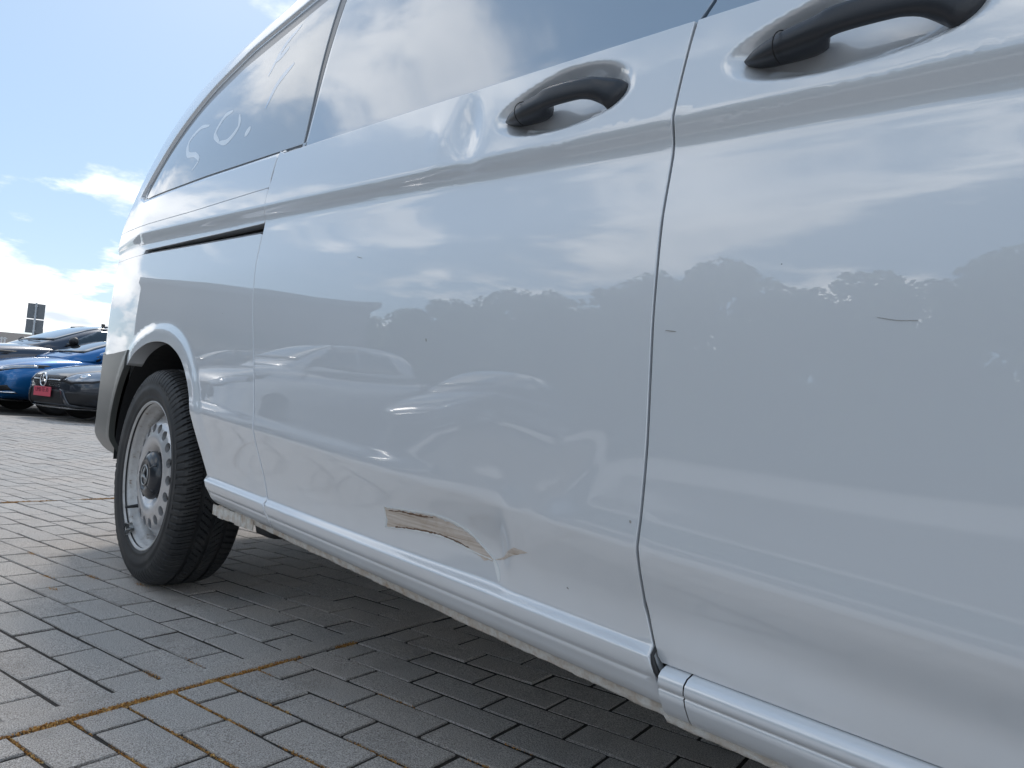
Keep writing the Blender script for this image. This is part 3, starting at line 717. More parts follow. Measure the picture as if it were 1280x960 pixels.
def build_wheel(C, full=True):
    # disc with round ventilation holes
    NH, RH, HR = 18, .1465, .0148
    def dd(r): return float(pchip([.05,.074,.084,.100,.118,.132,.160,.172,.182,.192],[.062,.060,.050,.034,.030,.034,.040,.052,.064,.070],np.array([r]))[0])
    P = []; 
    rings = [(r, 108) for r in (.074,.080,.086,.092,.098,.104,.110,.117,.124,.172,.178,.184)]
    for r, k in rings:
        for i in range(k): a = 2*math.pi*(i+.5*(int(r*1000) % 2))/k; P.append((r*math.cos(a), r*math.sin(a)))
    for h in range(NH):
        a0_ = 2*math.pi*h/NH; hx, hy = RH*math.cos(a0_), RH*math.sin(a0_)
        for q, k in ((HR, 20), (HR+.0022, 20)):
            for i in range(k): a = 2*math.pi*i/k; P.append((hx+q*math.cos(a)*.94, hy+q*math.sin(a)*.94) if False else (hx+q*math.cos(a), hy+q*math.sin(a)))
        am = a0_+math.pi/NH
        for r in (.132,.140,.148,.156,.163): P.append((r*math.cos(am), r*math.sin(am)))
    ol = np.array([(.192*math.cos(2*math.pi*i/144), .192*math.sin(2*math.pi*i/144)) for i in range(144)])
    V, F = triang(ol, np.array(P))
    F2 = []
    for t in F:
        c = V[list(t)].mean(0); r = np.hypot(*c)
        if r < .0735: continue
        ah = round(math.atan2(c[1], c[0])/(2*math.pi/NH))*2*math.pi/NH
        if np.hypot(c[0]-RH*math.cos(ah), c[1]-RH*math.sin(ah)) < HR*.985: continue
        F2.append(t)
    rr = np.hypot(V[:, 0], V[:, 1]); verts = [(C[0]+v[0], C[1]-.012+dd(min(max(r, .05), .192)), C[2]+v[1]) for v, r in zip(V, rr)]
    n0 = len(verts); cnt = {}
    for t in F2:
        for i in range(len(t)): cnt[(t[i], t[(i+1) % len(t)])] = 1
    bnd = [(a, b) for a, b in cnt if (b, a) not in cnt and rr[a] < .19]
    mp_ = {}
    for a, b in bnd:
        for q in (a, b):
            if q not in mp_: mp_[q] = len(verts); v = verts[q]; verts.append((v[0], v[1]+.012, v[2]))
    F2 += [(b, a, mp_[a], mp_[b]) for a, b in bnd]
    wheel = mesh_obj('wheel', verts, F2, M_rim, van, True)
    wheel.matrix_basis = Matrix.Translation(C) @ Matrix.Rotation(R(1.2), 4, 'Z') @ Matrix.Scale(WS, 4) @ Matrix.Translation(-Vector(C))
    md = wheel.modifiers.new('e', 'EDGE_SPLIT'); md.split_angle = R(50)
    rim = [(.192-.192+.004,.2215),(.0,.2255),(-.001,.2285),(.002,.2305),(.006,.2295),(.0085,.226),(.010,.2205),(.013,.2165),(.020,.2135),(.030,.2115),(.034,.2080),(.040,.2045),(.055,.2030),(.072,.2000),(.080,.1950),(.086,.190),(.12,.185),(.18,.19),(.185,.22)]
    lathe('rim_barrel', [(d+.006, r) for d, r in rim], C, M_rust, wheel, 128)
    side = [(.020,.219),(.010,.2255),(.0035,.234),(.001,.239),(.0018,.2405),(-.001,.250),(-.0035,.262),(-.0042,.272),(-.0028,.2735),(-.0035,.285),(-.0015,.297),(.003,.308),(.0095,.3175),(.018,.3245)]
    trd = [(.018,.3245),(.028,.3285),(.045,.3320),(.0562,.3330),(.0569,.3330),(.0672,.3335),(.0679,.3335),(.0972,.334),(.0979,.334),(.1082,.334),(.1089,.334),(.1382,.3335),(.1389,.3335),(.1492,.333),(.1499,.333),(.165,.3315),(.18,.327),(.19,.320)]
    inn = [(.19,.320),(.200,.30),(.205,.27),(.20,.24),(.19,.219)]
    prof = side[:-1]+densify(trd, .0045)[:-1]+inn
    ty = lathe('tyre', prof, C, M_tyre, wheel, 1150 if full else 300, tread)
    ty.data.polygons.foreach_set('use_smooth', [math.hypot(q.center.x-C[0], q.center.z-C[2]) < .312 for q in ty.data.polygons])
    # moulded ribs round the sidewall
    bm = bmesh.new()
    for i in range(64):
        a = 2*math.pi*i/64
        if (i//5) % 2: continue
        M_ = Matrix.Translation(C) @ Matrix.Rotation(-a, 4, 'Y')
        add_box(bm, (.288, -.0028, 0), (.011, .0012, .014), M_)
    tag(bm_obj('sidewall_rib', bm, M_tyre, wheel, False), kind='stuff')
    cap = [(.044,.0755),(.036,.0745),(.030,.071),(.022,.062),(.017,.052),(.0155,.044),(.0185,.042),(.019,.030),(.018,.012),(.018,.0005)]
    cp = lathe('centre_cap', [(d-.014, r) for d, r in cap], C, M_cap, wheel, 60)
    bm = bmesh.new()
    add_tube(bm, [(C[0]+.030*math.cos(a), C[1]+.0025, C[2]+.030*math.sin(a)) for a in np.linspace(0, 2*math.pi, 41)], .0022, 6, False)
    for k in range(3):
        a = math.pi/2+k*2*math.pi/3; p = Vector((C[0]+.029*math.cos(a), C[1]+.0025, C[2]+.029*math.sin(a)))
        add_tube(bm, [(C[0], C[1]-.001, C[2]), p], [.0055, .0008], 6)
    bm_obj('star_emblem', bm, M_weight, cp)
    bm = bmesh.new()
    for k in range(5):
        a = .55+k*2*math.pi/5; u = Vector((math.cos(a), 0, math.sin(a)))
        add_tube(bm, [Vector(C)+u*.046+Vector((0, .0035, 0)), Vector(C)+u*.072+Vector((0, .017, 0))], [.004, .006], 5)
    tag(bm_obj('cap_spoke', bm, M_cap, cp), kind='stuff')
    bm = bmesh.new(); a = R(218); u = Vector((math.cos(a), 0, math.sin(a)))
    add_tube(bm, [Vector(C)+u*.186+Vector((0, .060, 0)), Vector(C)+u*.190+Vector((0, .035, 0)), Vector(C)+u*.196+Vector((0, .012, 0)), Vector(C)+u*.197+Vector((0, .002, 0))], [.0065, .006, .0045, .0045], 8); bm_obj('valve_stem', bm, M_black, wheel)
    bm = bmesh.new(); a = R(238); M_ = Matrix.Translation(C) @ Matrix.Rotation(-a, 4, 'Y'); add_box(bm, (.218, .008, 0), (.020, .014, .026), M_, .004); bm_obj('balance_weight', bm, M_weight, wheel)
    lathe('hole_shade_disc', [(.066,.188),(.068,.06)], C, M_dark, wheel, 48)  # black disc added so the vent holes look deep in shade
    lathe('brake_drum', [(.09,.004),(.09,.13),(.10,.15),(.18,.15)], C, M_black, wheel, 40)
    return wheel
WS = 1.03
WC = Vector((-2.515, .695, .334*WS))
build_wheel(WC)
w2 = None
fw = build_wheel(Vector((.75, .695, .334*WS)), False)

# ================================ paved lot ===========================================
PA = R(13.976)                       # paving is laid 14 degrees off the van's axis
px_ = Vector((math.cos(PA), math.sin(PA), 0)); py_ = Vector((-math.sin(PA), math.cos(PA), 0))
def pv(a, b, z=0): return px_*a+py_*b+Vector((0, 0, z))
ground = None
M_ground = mat('sandy_joint_bed', (.09,.08,.07), .95)
t_ = NT(M_ground); c_ = t_.coord()
mp = t_.n('ShaderNodeMapping', ins={'Vector': c_, 'Rotation': (0, 0, -PA)}).outputs[0]
bk = t_.n('ShaderNodeTexBrick', ins={'Vector': mp, 'Color1': (.38,.36,.34,1), 'Color2': (.35,.33,.315,1), 'Mortar': (.10,.09,.085,1), 'Scale': 1.0, 'Mortar Size': .003, 'Brick Width': .2, 'Row Height': .1035})
geo = t_.n('ShaderNodeNewGeometry'); ds = t_.n('ShaderNodeVectorMath', operation='DISTANCE', ins={0: geo.outputs['Position'], 1: (-6, 3, 0)}).outputs['Value']
far = t_.n('ShaderNodeMapRange', ins={0: ds, 1: 13.2, 2: 14.0}).outputs[0]
bed = t_.ramp(t_.noise(c_, 60, 5, .7), [(.35, (.018,.016,.015)), (.7, (.06,.048,.038))])
t_.set('Base Color', t_.mix(far, bed, bk.outputs[0])); t_.bump(t_.noise(c_, 220, 4), .8, .004)
V = []; F = []
ring_r = [0, 4, 9, 14, 25, 60, 150, 600]
for r_ in ring_r:
    for k in range(48): a = 2*math.pi*k/48; V.append((-6+r_*math.cos(a), 3+r_*math.sin(a), -.0034 if r_ < 14.5 else -.004))
for i in range(len(ring_r)-1):
    for k in range(48): F.append((i*48+k, (i+1)*48+k, (i+1)*48+(k+1) % 48, i*48+(k+1) % 48))
ground = tag(mesh_obj('paved_ground', V, F, M_ground), kind='structure')
# paver material: cast concrete with exposed grit
def paver_mat(name, lo, hi, warm):
    m = mat(name, lo, .92, spec=.32); t = NT(m); c = t.n('ShaderNodeNewGeometry').outputs['Position']
    rnd = t.n('ShaderNodeObjectInfo').outputs['Random']; isl = t.n('ShaderNodeNewGeometry').outputs['Random Per Island']
    r2 = t.math('FRACT', t.math('ADD', t.math('MULTIPLY', rnd, 3.77), isl))
    base = t.mix(r2, lo, hi)
    base = t.mix(t.ramp(t.noise(c, 1.3, 4, .6), [(.40, (0,0,0)), (.68, (1,1,1))]), base, warm)
    grit = t.noise(c, 420, 3, .7)
    base = t.mix(.55, base, t.ramp(grit, [(.39, (.07,.066,.063)), (.49, (.42,.395,.37)), (.59, (.84,.81,.77))]), 'MIX')
    vo = t.n('ShaderNodeTexVoronoi', ins={'Vector': c, 'Scale': 230}); sp = t.math('LESS_THAN', vo.outputs['Distance'], .17)
    hue = t.n('ShaderNodeSeparateColor', ins={0: vo.outputs['Color']}).outputs[0]
    base = t.mix(t.math('MULTIPLY', sp, t.math('GREATER_THAN', hue, .72)), base, (.62,.60,.57))
    base = t.mix(t.math('MULTIPLY', sp, t.math('LESS_THAN', hue, .16)), base, (.05,.05,.055))
    stain = t.ramp(t.noise(c, 5.5, 6, .65), [(.55, (0,0,0)), (.80, (.45,.45,.45))])
    base = t.mix(stain, base, (.15,.13,.115))
    t.set('Base Color', base)
    t.bump(t.math('ADD', grit, t.math('MULTIPLY', t.noise(c, 150, 3), .8)), .9, .003)
    return m
M_pav = paver_mat('concrete_paver', (.375,.345,.322), (.485,.445,.412), (.49,.405,.345))
M_strip = paver_mat('mortar_strip', (.455,.415,.38), (.455,.415,.38), (.49,.405,.345))
def paver_verts(L, W, seed, H=.055):
    r = np.random.default_rng(seed); c = .0023
    out = []
    j = lambda s: r.normal(0, s)
    for (fx, fz) in ((0, -H), (0, -.0020), (.0007, -.0006), (c, 0)):
        for sx_, sy_ in ((-1,-1),(1,-1),(1,1),(-1,1)):
            out.append((sx_*(L/2-fx)+j(.0007), sy_*(W/2-fx)+j(.0007), fz+(j(.0006) if fz > -.01 else 0)))
    f = []
    for k in range(3):
        for i in range(4): f.append((k*4+i, k*4+(i+1) % 4, (k+1)*4+(i+1) % 4, (k+1)*4+i))
    f.append((12, 13, 14, 15))
    return out, f
rows = []   # (centre a, centre b, length, width)
STRIP0, STRIP1, FARJ = -1.488, -1.414, -4.065
def lay(a0, a1, b0, b1, pitch_b, phase_b, pitch_a, phase, gap=.0088):
    k0 = int(math.floor((b0-phase_b)/pitch_b)); k1 = int(math.ceil((b1-phase_b)/pitch_b))
    for k in range(k0, k1):
        b = phase_b+(k+.5)*pitch_b; ph = phase+(pitch_a/2 if k % 2 else 0)
        i0 = int(math.floor((a0-ph)/pitch_a)); i1 = int(math.ceil((a1-ph)/pitch_a))
        for i in range(i0, i1):
            s, e = max(ph+i*pitch_a, a0), min(ph+(i+1)*pitch_a, a1)
            if e-s < .025: continue
            rows.append(((s+e)/2, b, e-s-gap, pitch_b-gap))
lay(STRIP1+.008, 2.6, -2.6, 3.0, .1015, .706, .204, -1.123+.204*0)
lay(FARJ+.014, STRIP0+.03, -2.6, 4.2, .1035, .722, .2, -1.664)
n_near = len(rows)
lay(-13.0, FARJ-.008, -1.5, 8.5, .1035, .70, .2, -4.165)
# keep phases right: k even rows were measured from the photograph
def proj(p):
    c = p-Vector((0, 0, CAM_H)); d = c.dot(fwd)
    return (640+919*c.dot(right)/d, 480+919*c.dot(down)/d, d) if d > .05 else None
vis = []
for i, (a, b, L, W) in enumerate(rows):
    p = pv(a, b)
    q = [proj(pv(a+sx_*L/2, b+sy_*W/2)) for sx_, sy_ in ((-1,-1),(1,-1),(1,1),(-1,1))]
    if any(v is None for v in q): vis.append(0); continue
    cx2 = sum(v[0] for v in q)/4; cy2 = sum(v[1] for v in q)/4
    ar_ = .5*abs(sum(q[k][0]*q[(k+1) % 4][1]-q[(k+1) % 4][0]*q[k][1] for k in range(4)))
    hidden = cy2 < 640+.473*(cx2-285)+8 and cx2 > 285            # behind the van's side
    vis.append(ar_ if (-30 < cx2 < 1300 and 0 < cy2 < 985 and not hidden) else 0)
order = sorted(range(len(rows)), key=lambda i: -vis[i])[:300]
single = {i for i in order if vis[i] > 0}
cache = {}
V = []; F = []
for i, (a, b, L, W) in enumerate(rows):
    zj = random.gauss(0, .0009); rz = random.gauss(0, R(.35)); rx = random.gauss(0, R(.35)); ry = random.gauss(0, R(.25))
    if i in single:
        key = (round(L, 3), round(W, 3), random.randrange(4))
        if key not in cache:
            vv, ff = paver_verts(L, W, hash(key) % 1000); me = bpy.data.meshes.new('paver'); me.from_pydata(vv, [], ff); me.materials.append(M_pav); cache[key] = me
        o = bpy.data.objects.new('paver', cache[key]); COL.objects.link(o); o.parent = ground
        o.location = pv(a, b, zj); o.rotation_euler = (rx, ry, PA+rz)
    else:
        if i < n_near: vv, ff = paver_verts(L, W, i)
        else:
            vv, ff = paver_verts(L, W, i % 50); vv = vv[4:]; ff = [tuple(q-4 for q in f) for f in ff[4:]]
        M_ = Matrix.Translation(pv(a, b, zj)) @ Matrix.Rotation(PA+rz, 4, 'Z') @ Matrix.Rotation(rx, 4, 'X'); k = len(V)
        V += [tuple(M_ @ Vector(v)) for v in vv]; F += [tuple(q+k for q in f) for f in ff]
tag(mesh_obj('paver_field', V, F, M_pav, ground), kind='stuff')
# mortar strip across the paving
V = []; F = []; bs = np.arange(-2.4, 3.6, .012)
for b in bs:
    w0 = .012*noise.noise(Vector((b*7, 0, 1)))+.006*noise.noise(Vector((b*31, 0, 2)))
    pr = [(STRIP0-.006+w0, -.006), (STRIP0+.006+w0, .0005), (STRIP0+.022+w0*.5, .0022), (STRIP0+.045, .003), (STRIP1-.010, .0025), (STRIP1-.004, .001), (STRIP1-.001, -.004), (STRIP1, -.03)]
    for a, z in pr: V.append(tuple(pv(a, b, z+.0012*noise.noise(Vector((a*30, b*30, 0)))+.0015*noise.noise(Vector((a*4, b*4, 5))))))
n = 8
for i in range(len(bs)-1):
    for k in range(n-1): a = i*n+k; F.append((a, a+1, a+n+1, a+n))
mesh_obj('mortar_strip', V, F, M_strip, ground, True)
# dry orange moss and crumbs in the joints
M_moss = mat('dry_moss', (.30,.13,.03), .95); t_ = NT(M_moss)
t_.set('Base Color', t_.ramp(t_.n('ShaderNodeNewGeometry').outputs['Random Per Island'], [(0, (.14,.08,.04)), (.3, (.42,.19,.045)), (.7, (.58,.30,.08)), (1, (.55,.40,.18))]))
V = []; F = []
def crumb(a, b, z, s):
    c = pv(a, b, z); k = len(V); u = [Vector([random.gauss(0, 1) for _ in range(3)]).normalized() for _ in range(4)]
    V.extend(tuple(c+q*s*random.uniform(.6, 1.2)) for q in u); F.extend([(k, k+1, k+2), (k, k+2, k+3), (k, k+3, k+1), (k+1, k+3, k+2)])
for _ in range(9000):
    b = random.uniform(.35, 1.45); dn = noise.noise(Vector((b*9, 2, 0)))+.45-max(0, b-1.0)*1.6
    if dn < random.uniform(0, .5): continue
    crumb(STRIP1+abs(random.gauss(.0035, .0055)), b, random.uniform(-.003, .0025), random.uniform(.0010, .0040))
for _ in range(16000):     # along the joints nearest the camera
    k = random.randrange(-1, 6); b = .706+k*.1015+random.gauss(0, .0011); a = random.uniform(STRIP1, -.72)
    dn = noise.noise(Vector((a*6, b*6, 3)))+.28-max(0, b-.86)*1.1
    if dn < random.uniform(0, .5): continue
    crumb(a, b, random.uniform(-.004, .0005), random.uniform(.0008, .0030))
for _ in range(7000):
    b = random.uniform(.8, 3.2); 
    if noise.noise(Vector((b*5, 7, 0)))+.25 < random.uniform(0, .4): continue
    crumb(FARJ+random.uniform(-.010, .014), b, random.uniform(-.003, .0035), random.uniform(.0015, .004))
for (a, b) in ((-2.50, 1.132), (-2.33, 1.08), (-2.86, 1.235), (-2.42, 1.235), (-1.53, 1.03), (-2.25, 1.30), (-1.52, .925)):
    for _ in range(150): crumb(a+random.gauss(0, .018), b+random.gauss(0, .005), random.uniform(-.004, .002), random.uniform(.0008, .0026))
tag(mesh_obj('joint_moss', V, F, M_moss, ground), kind='stuff')

# ================================ parked cars =========================================
def car_paint(name, base, metal=.5):
    m = mat(name, base, .35, metal, 1, .02); t = NT(m); t.bump(t.noise(t.coord(), 300, 2), .01, .001); return m
M_blue = car_paint('bright_blue_paint', (.008,.13,.36)); M_grey = car_paint('dark_grey_paint', (.018,.024,.036), .3); M_navy = car_paint('dark_slate_paint', (.022,.032,.055), .4)
M_white = car_paint('white_paint', (.72,.73,.74), 0); M_silver = car_paint('silver_paint', (.42,.43,.45), .7)
M_cglass = mat('car_glass', (.012,.022,.03), .04, 0, 1, .01)
M_ctyre = mat('car_tyre', (.02,.02,.021), .8); M_alloy = mat('alloy', (.45,.46,.48), .25, .9)
M_lamp = mat('headlamp_glass', (.30,.33,.38), .08, .3, 1, .01); M_intake = mat('black_mesh', (.012,.012,.014), .55)
M_plate = mat('pink_plate', (.62,.09,.13), .45); M_ptext = mat('plate_ink', (.16,.03,.05), .6)
def cage(secs, cap_f, cap_r, bulge=.05):
    bm = bmesh.new(); rings = []
    def ring(x, pts):
        half = [bm.verts.new((x, y, z)) for y, z in pts]
        oth = [bm.verts.new((x, -y, z)) for y, z in pts[:-1]]
        return half+oth[::-1]
    for x, pts in secs: rings.append(ring(x, pts))
    n = len(rings[0])
    for r0, r1 in zip(rings, rings[1:]):
        for k in range(n-1): bm.faces.new((r0[k], r0[k+1], r1[k+1], r1[k]))
        bm.faces.new((r0[n-1], r0[0], r1[0], r1[n-1]))
    for rg, on, s in ((rings[-1], cap_f, 1), (rings[0], cap_r, -1)):
        if not on: continue
        c = sum((v.co for v in rg), Vector())/n
        inner = [bm.verts.new((v.co.x+s*bulge, v.co.y*.55, c.z+(v.co.z-c.z)*.6)) for v in rg]
        for k in range(n): bm.faces.new((rg[k], rg[(k+1) % n], inner[(k+1) % n], inner[k]))
        h = n//2
        for k in range(h):
            a, b = k, n-1-k
            a2, b2 = k+1, n-2-k
            if a2 == b2: bm.faces.new((inner[a], inner[a2], inner[b]))
            elif a2 < b2: bm.faces.new((inner[a], inner[a2], inner[b2], inner[b]))
    bmesh.ops.recalc_face_normals(bm, faces=bm.faces); return bm
def subsurf_mesh(bm, lv=3):
    me = bpy.data.meshes.new('tmp'); bm.to_mesh(me); bm.free(); o = bpy.data.objects.new('tmp', me); COL.objects.link(o)
    md = o.modifiers.new('s', 'SUBSURF'); md.levels = lv; md.render_levels = lv
    dg = bpy.context.evaluated_depsgraph_get(); ev = o.evaluated_get(dg); m2 = bpy.data.meshes.new_from_object(ev)
    bpy.data.objects.remove(o); bpy.data.meshes.remove(me)
    m2.polygons.foreach_set('use_smooth', [True]*len(m2.polygons)); b2 = bmesh.new(); b2.from_mesh(m2); bvh = BVHTree.FromBMesh(b2); b2.free()
    return m2, bvh
def cast(name, bvh, outline, axis, material, parent, off=.006, sp=.03, sign=1, slope=None):
    ol = resample(ccw(outline), sp)
    gx, gz = np.meshgrid(np.arange(ol[:, 0].min(), ol[:, 0].max(), sp), np.arange(ol[:, 1].min(), ol[:, 1].max(), sp)); P = np.stack([gx.ravel(), gz.ravel()], 1)
    P = P[poly_in(P, ol)]; P = P[poly_dist(P, ol) > sp*.4] if len(P) else P
    V, F = triang(ol, P); v3 = []; okv = []
    for u, w in V:
        if axis == 'x': o_, d_ = Vector((5*sign, u, w)), Vector((-sign, 0, 0))
        elif axis == 'y': o_, d_ = Vector((u, 5*sign, w)), Vector((0, -sign, 0))
        else: o_, d_ = Vector((u, w, 5)), Vector((0, 0, -1))
        if slope: d_ = Vector(slope).normalized(); o_ = Vector((0, u, w))-d_*4 if axis == 'x' else o_
        h = bvh.ray_cast(o_, d_)
        okv.append(h[0] is not None); v3.append((h[0]+h[1]*off) if h[0] is not None else Vector((0, 0, 0)))
    F = [f for f in F if all(okv[i] for i in f)]
    n = len(v3); fs = list(F); cnt = {}
    for f in F:
        for i in range(len(f)): cnt[(f[i], f[(i+1) % len(f)])] = 1
    back = []
    for (a, b) in list(cnt):
        if (b, a) not in cnt: back.append((b, a, a+n, b+n))
    ctr = Vector((0, 0, .6)); v3b = [v+(Vector((v.x*.0, 0, .6))-Vector((0, v.y, v.z))).normalized()*.012 if axis == 'y' else (v-Vector((sign*.02, 0, 0)) if axis == 'x' else v-Vector((0, 0, .02))) for v in v3]
    bm = bmesh.new(); vs_ = [bm.verts.new(v) for v in v3+v3b]
    for f in fs+back:
        try: bm.faces.new([vs_[i] for i in f])
        except ValueError: pass
    for v in [v for v in bm.verts if not v.link_faces]: bm.verts.remove(v)
    bmesh.ops.recalc_face_normals(bm, faces=bm.faces)
    me = bpy.data.meshes.new(name); bm.to_mesh(me); bm.free(); me.polygons.foreach_set('use_smooth', [True]*len(me.polygons))
    return clink(name, me, material, parent)
def clink(name, me, material, parent):     # car parts live in the car's own coordinates
    o = bpy.data.objects.new(name, me); COL.objects.link(o); me.materials.clear(); me.materials.append(material); o.parent = parent; return o
def cbm(name, bm, material, parent, smooth=True):
    me = bpy.data.meshes.new(name); bmesh.ops.recalc_face_normals(bm, faces=bm.faces); bm.to_mesh(me); bm.free()
    if smooth: me.polygons.foreach_set('use_smooth', [True]*len(me.polygons))
    return clink(name, me, material, parent)
def car_wheel(parent, x, y, r):
    s = 1 if y > 0 else -1; bm = bmesh.new()
    prof = [(.0,.62),(.012,.68),(.0,.80),(.01,.92),(.03,.985),(.10,1.0),(.18,.985),(.2,.9),(.2,.6)]
    seg = 36; rg = []
    for i in range(seg):
        a = 2*math.pi*i/seg; rg.append([bm.verts.new((x+r*q*math.cos(a), y-s*d, r+r*q*math.sin(a))) for d, q in prof])
    for i in range(seg):
        for k in range(len(prof)-1): bm.faces.new((rg[i][k], rg[i][k+1], rg[(i+1) % seg][k+1], rg[(i+1) % seg][k]))
    w = cbm('wheel', bm, M_ctyre, parent)
    bm = bmesh.new()
    for k in range(10):
        a = 2*math.pi*k/10; u = Vector((math.cos(a), 0, math.sin(a))); c = Vector((x, y-s*.02, r)); add_tube(bm, [c, c+u*r*.64], [.035, .022], 6)
    cbm('rim', bm, M_alloy, w)
    bm = bmesh.new(); bmesh.ops.create_cone(bm, cap_ends=True, segments=32, radius1=r*.62, radius2=r*.62, depth=.02, matrix=Matrix.Translation((x, y-s*.075, r)) @ Matrix.Rotation(math.pi/2, 4, 'X')); cbm('brake_disc', bm, M_intake, w)
def build_car(spec, name, label, cat, loc, rz, paint, group=None):
    root = thing(name, label, cat, loc, rz, group)
    W = spec['W']; me, bvh = subsurf_mesh(cage(spec['body'](W), True, True, spec.get('bulge', .06)), 3)
    clink('body', me, paint, root)
    me2, bvg = subsurf_mesh(cage(spec['cabin'](W), True, True, .03), 3)
    clink('cabin', me2, paint, root)
    for s in (1, -1):
        for xw in spec['wheels']:
            cast('wheel_arch', bvh, [(xw+spec['R']*1.13*math.cos(a), spec['R']+spec['R']*1.13*math.sin(a)) for a in np.linspace(0, 2*math.pi, 28)[:-1]], 'y', M_intake, root, .004, .05, s)
            car_wheel(root, xw, s*(W-.015), spec['R'])
        for wv in spec['side_glass']: cast('side_window', bvg, wv, 'y', M_cglass, root, .005, .05, s)
        bm = bmesh.new(); mx, my, mz = spec['mirror']
        mm = bmesh.ops.create_icosphere(bm, subdivisions=3, radius=1)
        for v in mm['verts']: v.co = Vector((mx+v.co.x*.075*(1.0 if v.co.x > 0 else .5), s*(my+v.co.y*.125), mz+v.co.z*.075))
        mo = cbm('wing_mirror', bm, spec.get('mirror_mat', paint), root)
        bm = bmesh.new(); add_tube(bm, [(mx, s*(my-.08), mz-.04), (mx+.03, s*(my-.20), mz-.09)], .022, 6); cbm('mirror_arm', bm, M_intake, mo)
        for hl in spec['lamps']:
            cast('headlight_surround', bvh, [(s*((y-sum(q[0] for q in hl)/len(hl))*1.16+sum(q[0] for q in hl)/len(hl)), (z-sum(q[1] for q in hl)/len(hl))*1.35+sum(q[1] for q in hl)/len(hl)) for y, z in hl], 'x', M_intake, root, .003, .025)
            l_ = cast('headlight', bvh, [(s*y, z) for y, z in hl], 'x', M_lamp, root, .006, .025)
            yc = sum(p[0] for p in hl)/len(hl); zc2 = sum(p[1] for p in hl)/len(hl)
            cast('lamp_reflector', bvh, [(s*(yc+.035*math.cos(a)), zc2+.03*math.sin(a)) for a in np.linspace(0, 2*math.pi, 12)[:-1]], 'x', M_chrome, l_, .010, .02)
        for it in spec['intakes']: cast('side_intake', bvh, [(s*y, z) for y, z in it], 'x', M_intake, root, .006, .03)
        for it in spec.get('fins', ()): cast('intake_fin', bvh, [(s*y, z) for y, z in it], 'x', paint if spec.get('finp') else M_chrome, root, .022, .025)
    cast('windscreen', bvg, spec['screen'], 'x', M_cglass, root, .006, .05)
    cast('rear_window', bvg, spec['screen'], 'x', M_cglass, root, .006, .06, -1)
    g = cast('grille', bvh, spec['grille'], 'x', M_intake, root, .008, .03)
    for br_ in spec['bars']: cast('grille_bar', bvh, br_, 'x', M_chrome, g, .02, .02)
    for lo_ in spec['lower']: cast('lower_intake', bvh, lo_, 'x', M_intake, root, .007, .03)
    for sp_ in spec.get('splitter', ()): cast('splitter', bvh, sp_, 'x', M_chrome if False else M_alloy, root, .03, .025)
    # wipers at the foot of the screen
    for y0_ in (.45, -.15):
        bm = bmesh.new(); h = [bvg.ray_cast(Vector((5, y0_-.5*t, spec['wip']+.02*t)), Vector((-1, 0, 0)))[0] for t in (0, .5, 1)]
        h = [p+Vector((.02, 0, .01)) for p in h if p]
        if len(h) > 1: add_tube(bm, h, .009, 5); cbm('wiper', bm, M_intake, root)
        else: bm.free()
    return root, bvh, bvg
def coupe_body(W):
    S = lambda x, w, zb, zm, zs, wh, zh, zc2: (x, [(w*.55, zb), (w*.93, zb+.02), (w, zm), (w*.965, zs), (wh, zh), (0, zc2)])
    return [S(-2.33, W*.78, .36, .60, .86, .45, .93, .95), S(-2.2, W*.93, .24, .56, .90, .55, .98, 1.0), S(-1.6, W*1.0, .2, .55, .88, .6, .96, .98), S(-.8, W*.97, .18, .55, .86, .6, .94, .96), S(.2, W*.97, .18, .55, .86, .62, .95, .97),
            S(.9, W*.985, .18, .55, .84, .62, .92, .95), S(1.45, W*1.0, .2, .55, .80, .60, .87, .90), S(1.85, W*.985, .2, .50, .73, .58, .80, .83), S(2.12, W*.93, .2, .45, .66, .55, .72, .75), S(2.26, W*.80, .19, .42, .60, .47, .66, .69)]
def cabin_gen(x0, xr0, xr1, x1, zb, zt, wb, wt):
    def f(W):
        P = lambda x, w, z0_, z1_: (x, [(W*w, z0_-.12), (W*w, z0_), (W*(w*.55+wt*.45), (z0_*.5+z1_*.5)), (W*wt, z1_-.05), (W*wt*.72, z1_), (0, z1_+.015)])
        Q = lambda x, w, z0_: (x, [(W*w, z0_-.14), (W*w, z0_-.08), (W*w*.97, z0_-.04), (W*w*.9, z0_-.01), (W*w*.6, z0_), (0, z0_+.01)])
        return [Q(x0, wb*.85, zb-.02), P(x0+(xr0-x0)*.5, wb*.95, zb, zb+(zt-zb)*.55), P(xr0, wb, zb, zt-.02), P((xr0+xr1)/2, wb, zb, zt), P(xr1, wb, zb, zt-.015), P(xr1+(x1-xr1)*.5, wb*.97, zb, zb+(zt-zb)*.52), Q(x1, wb*.86, zb)]
    return f
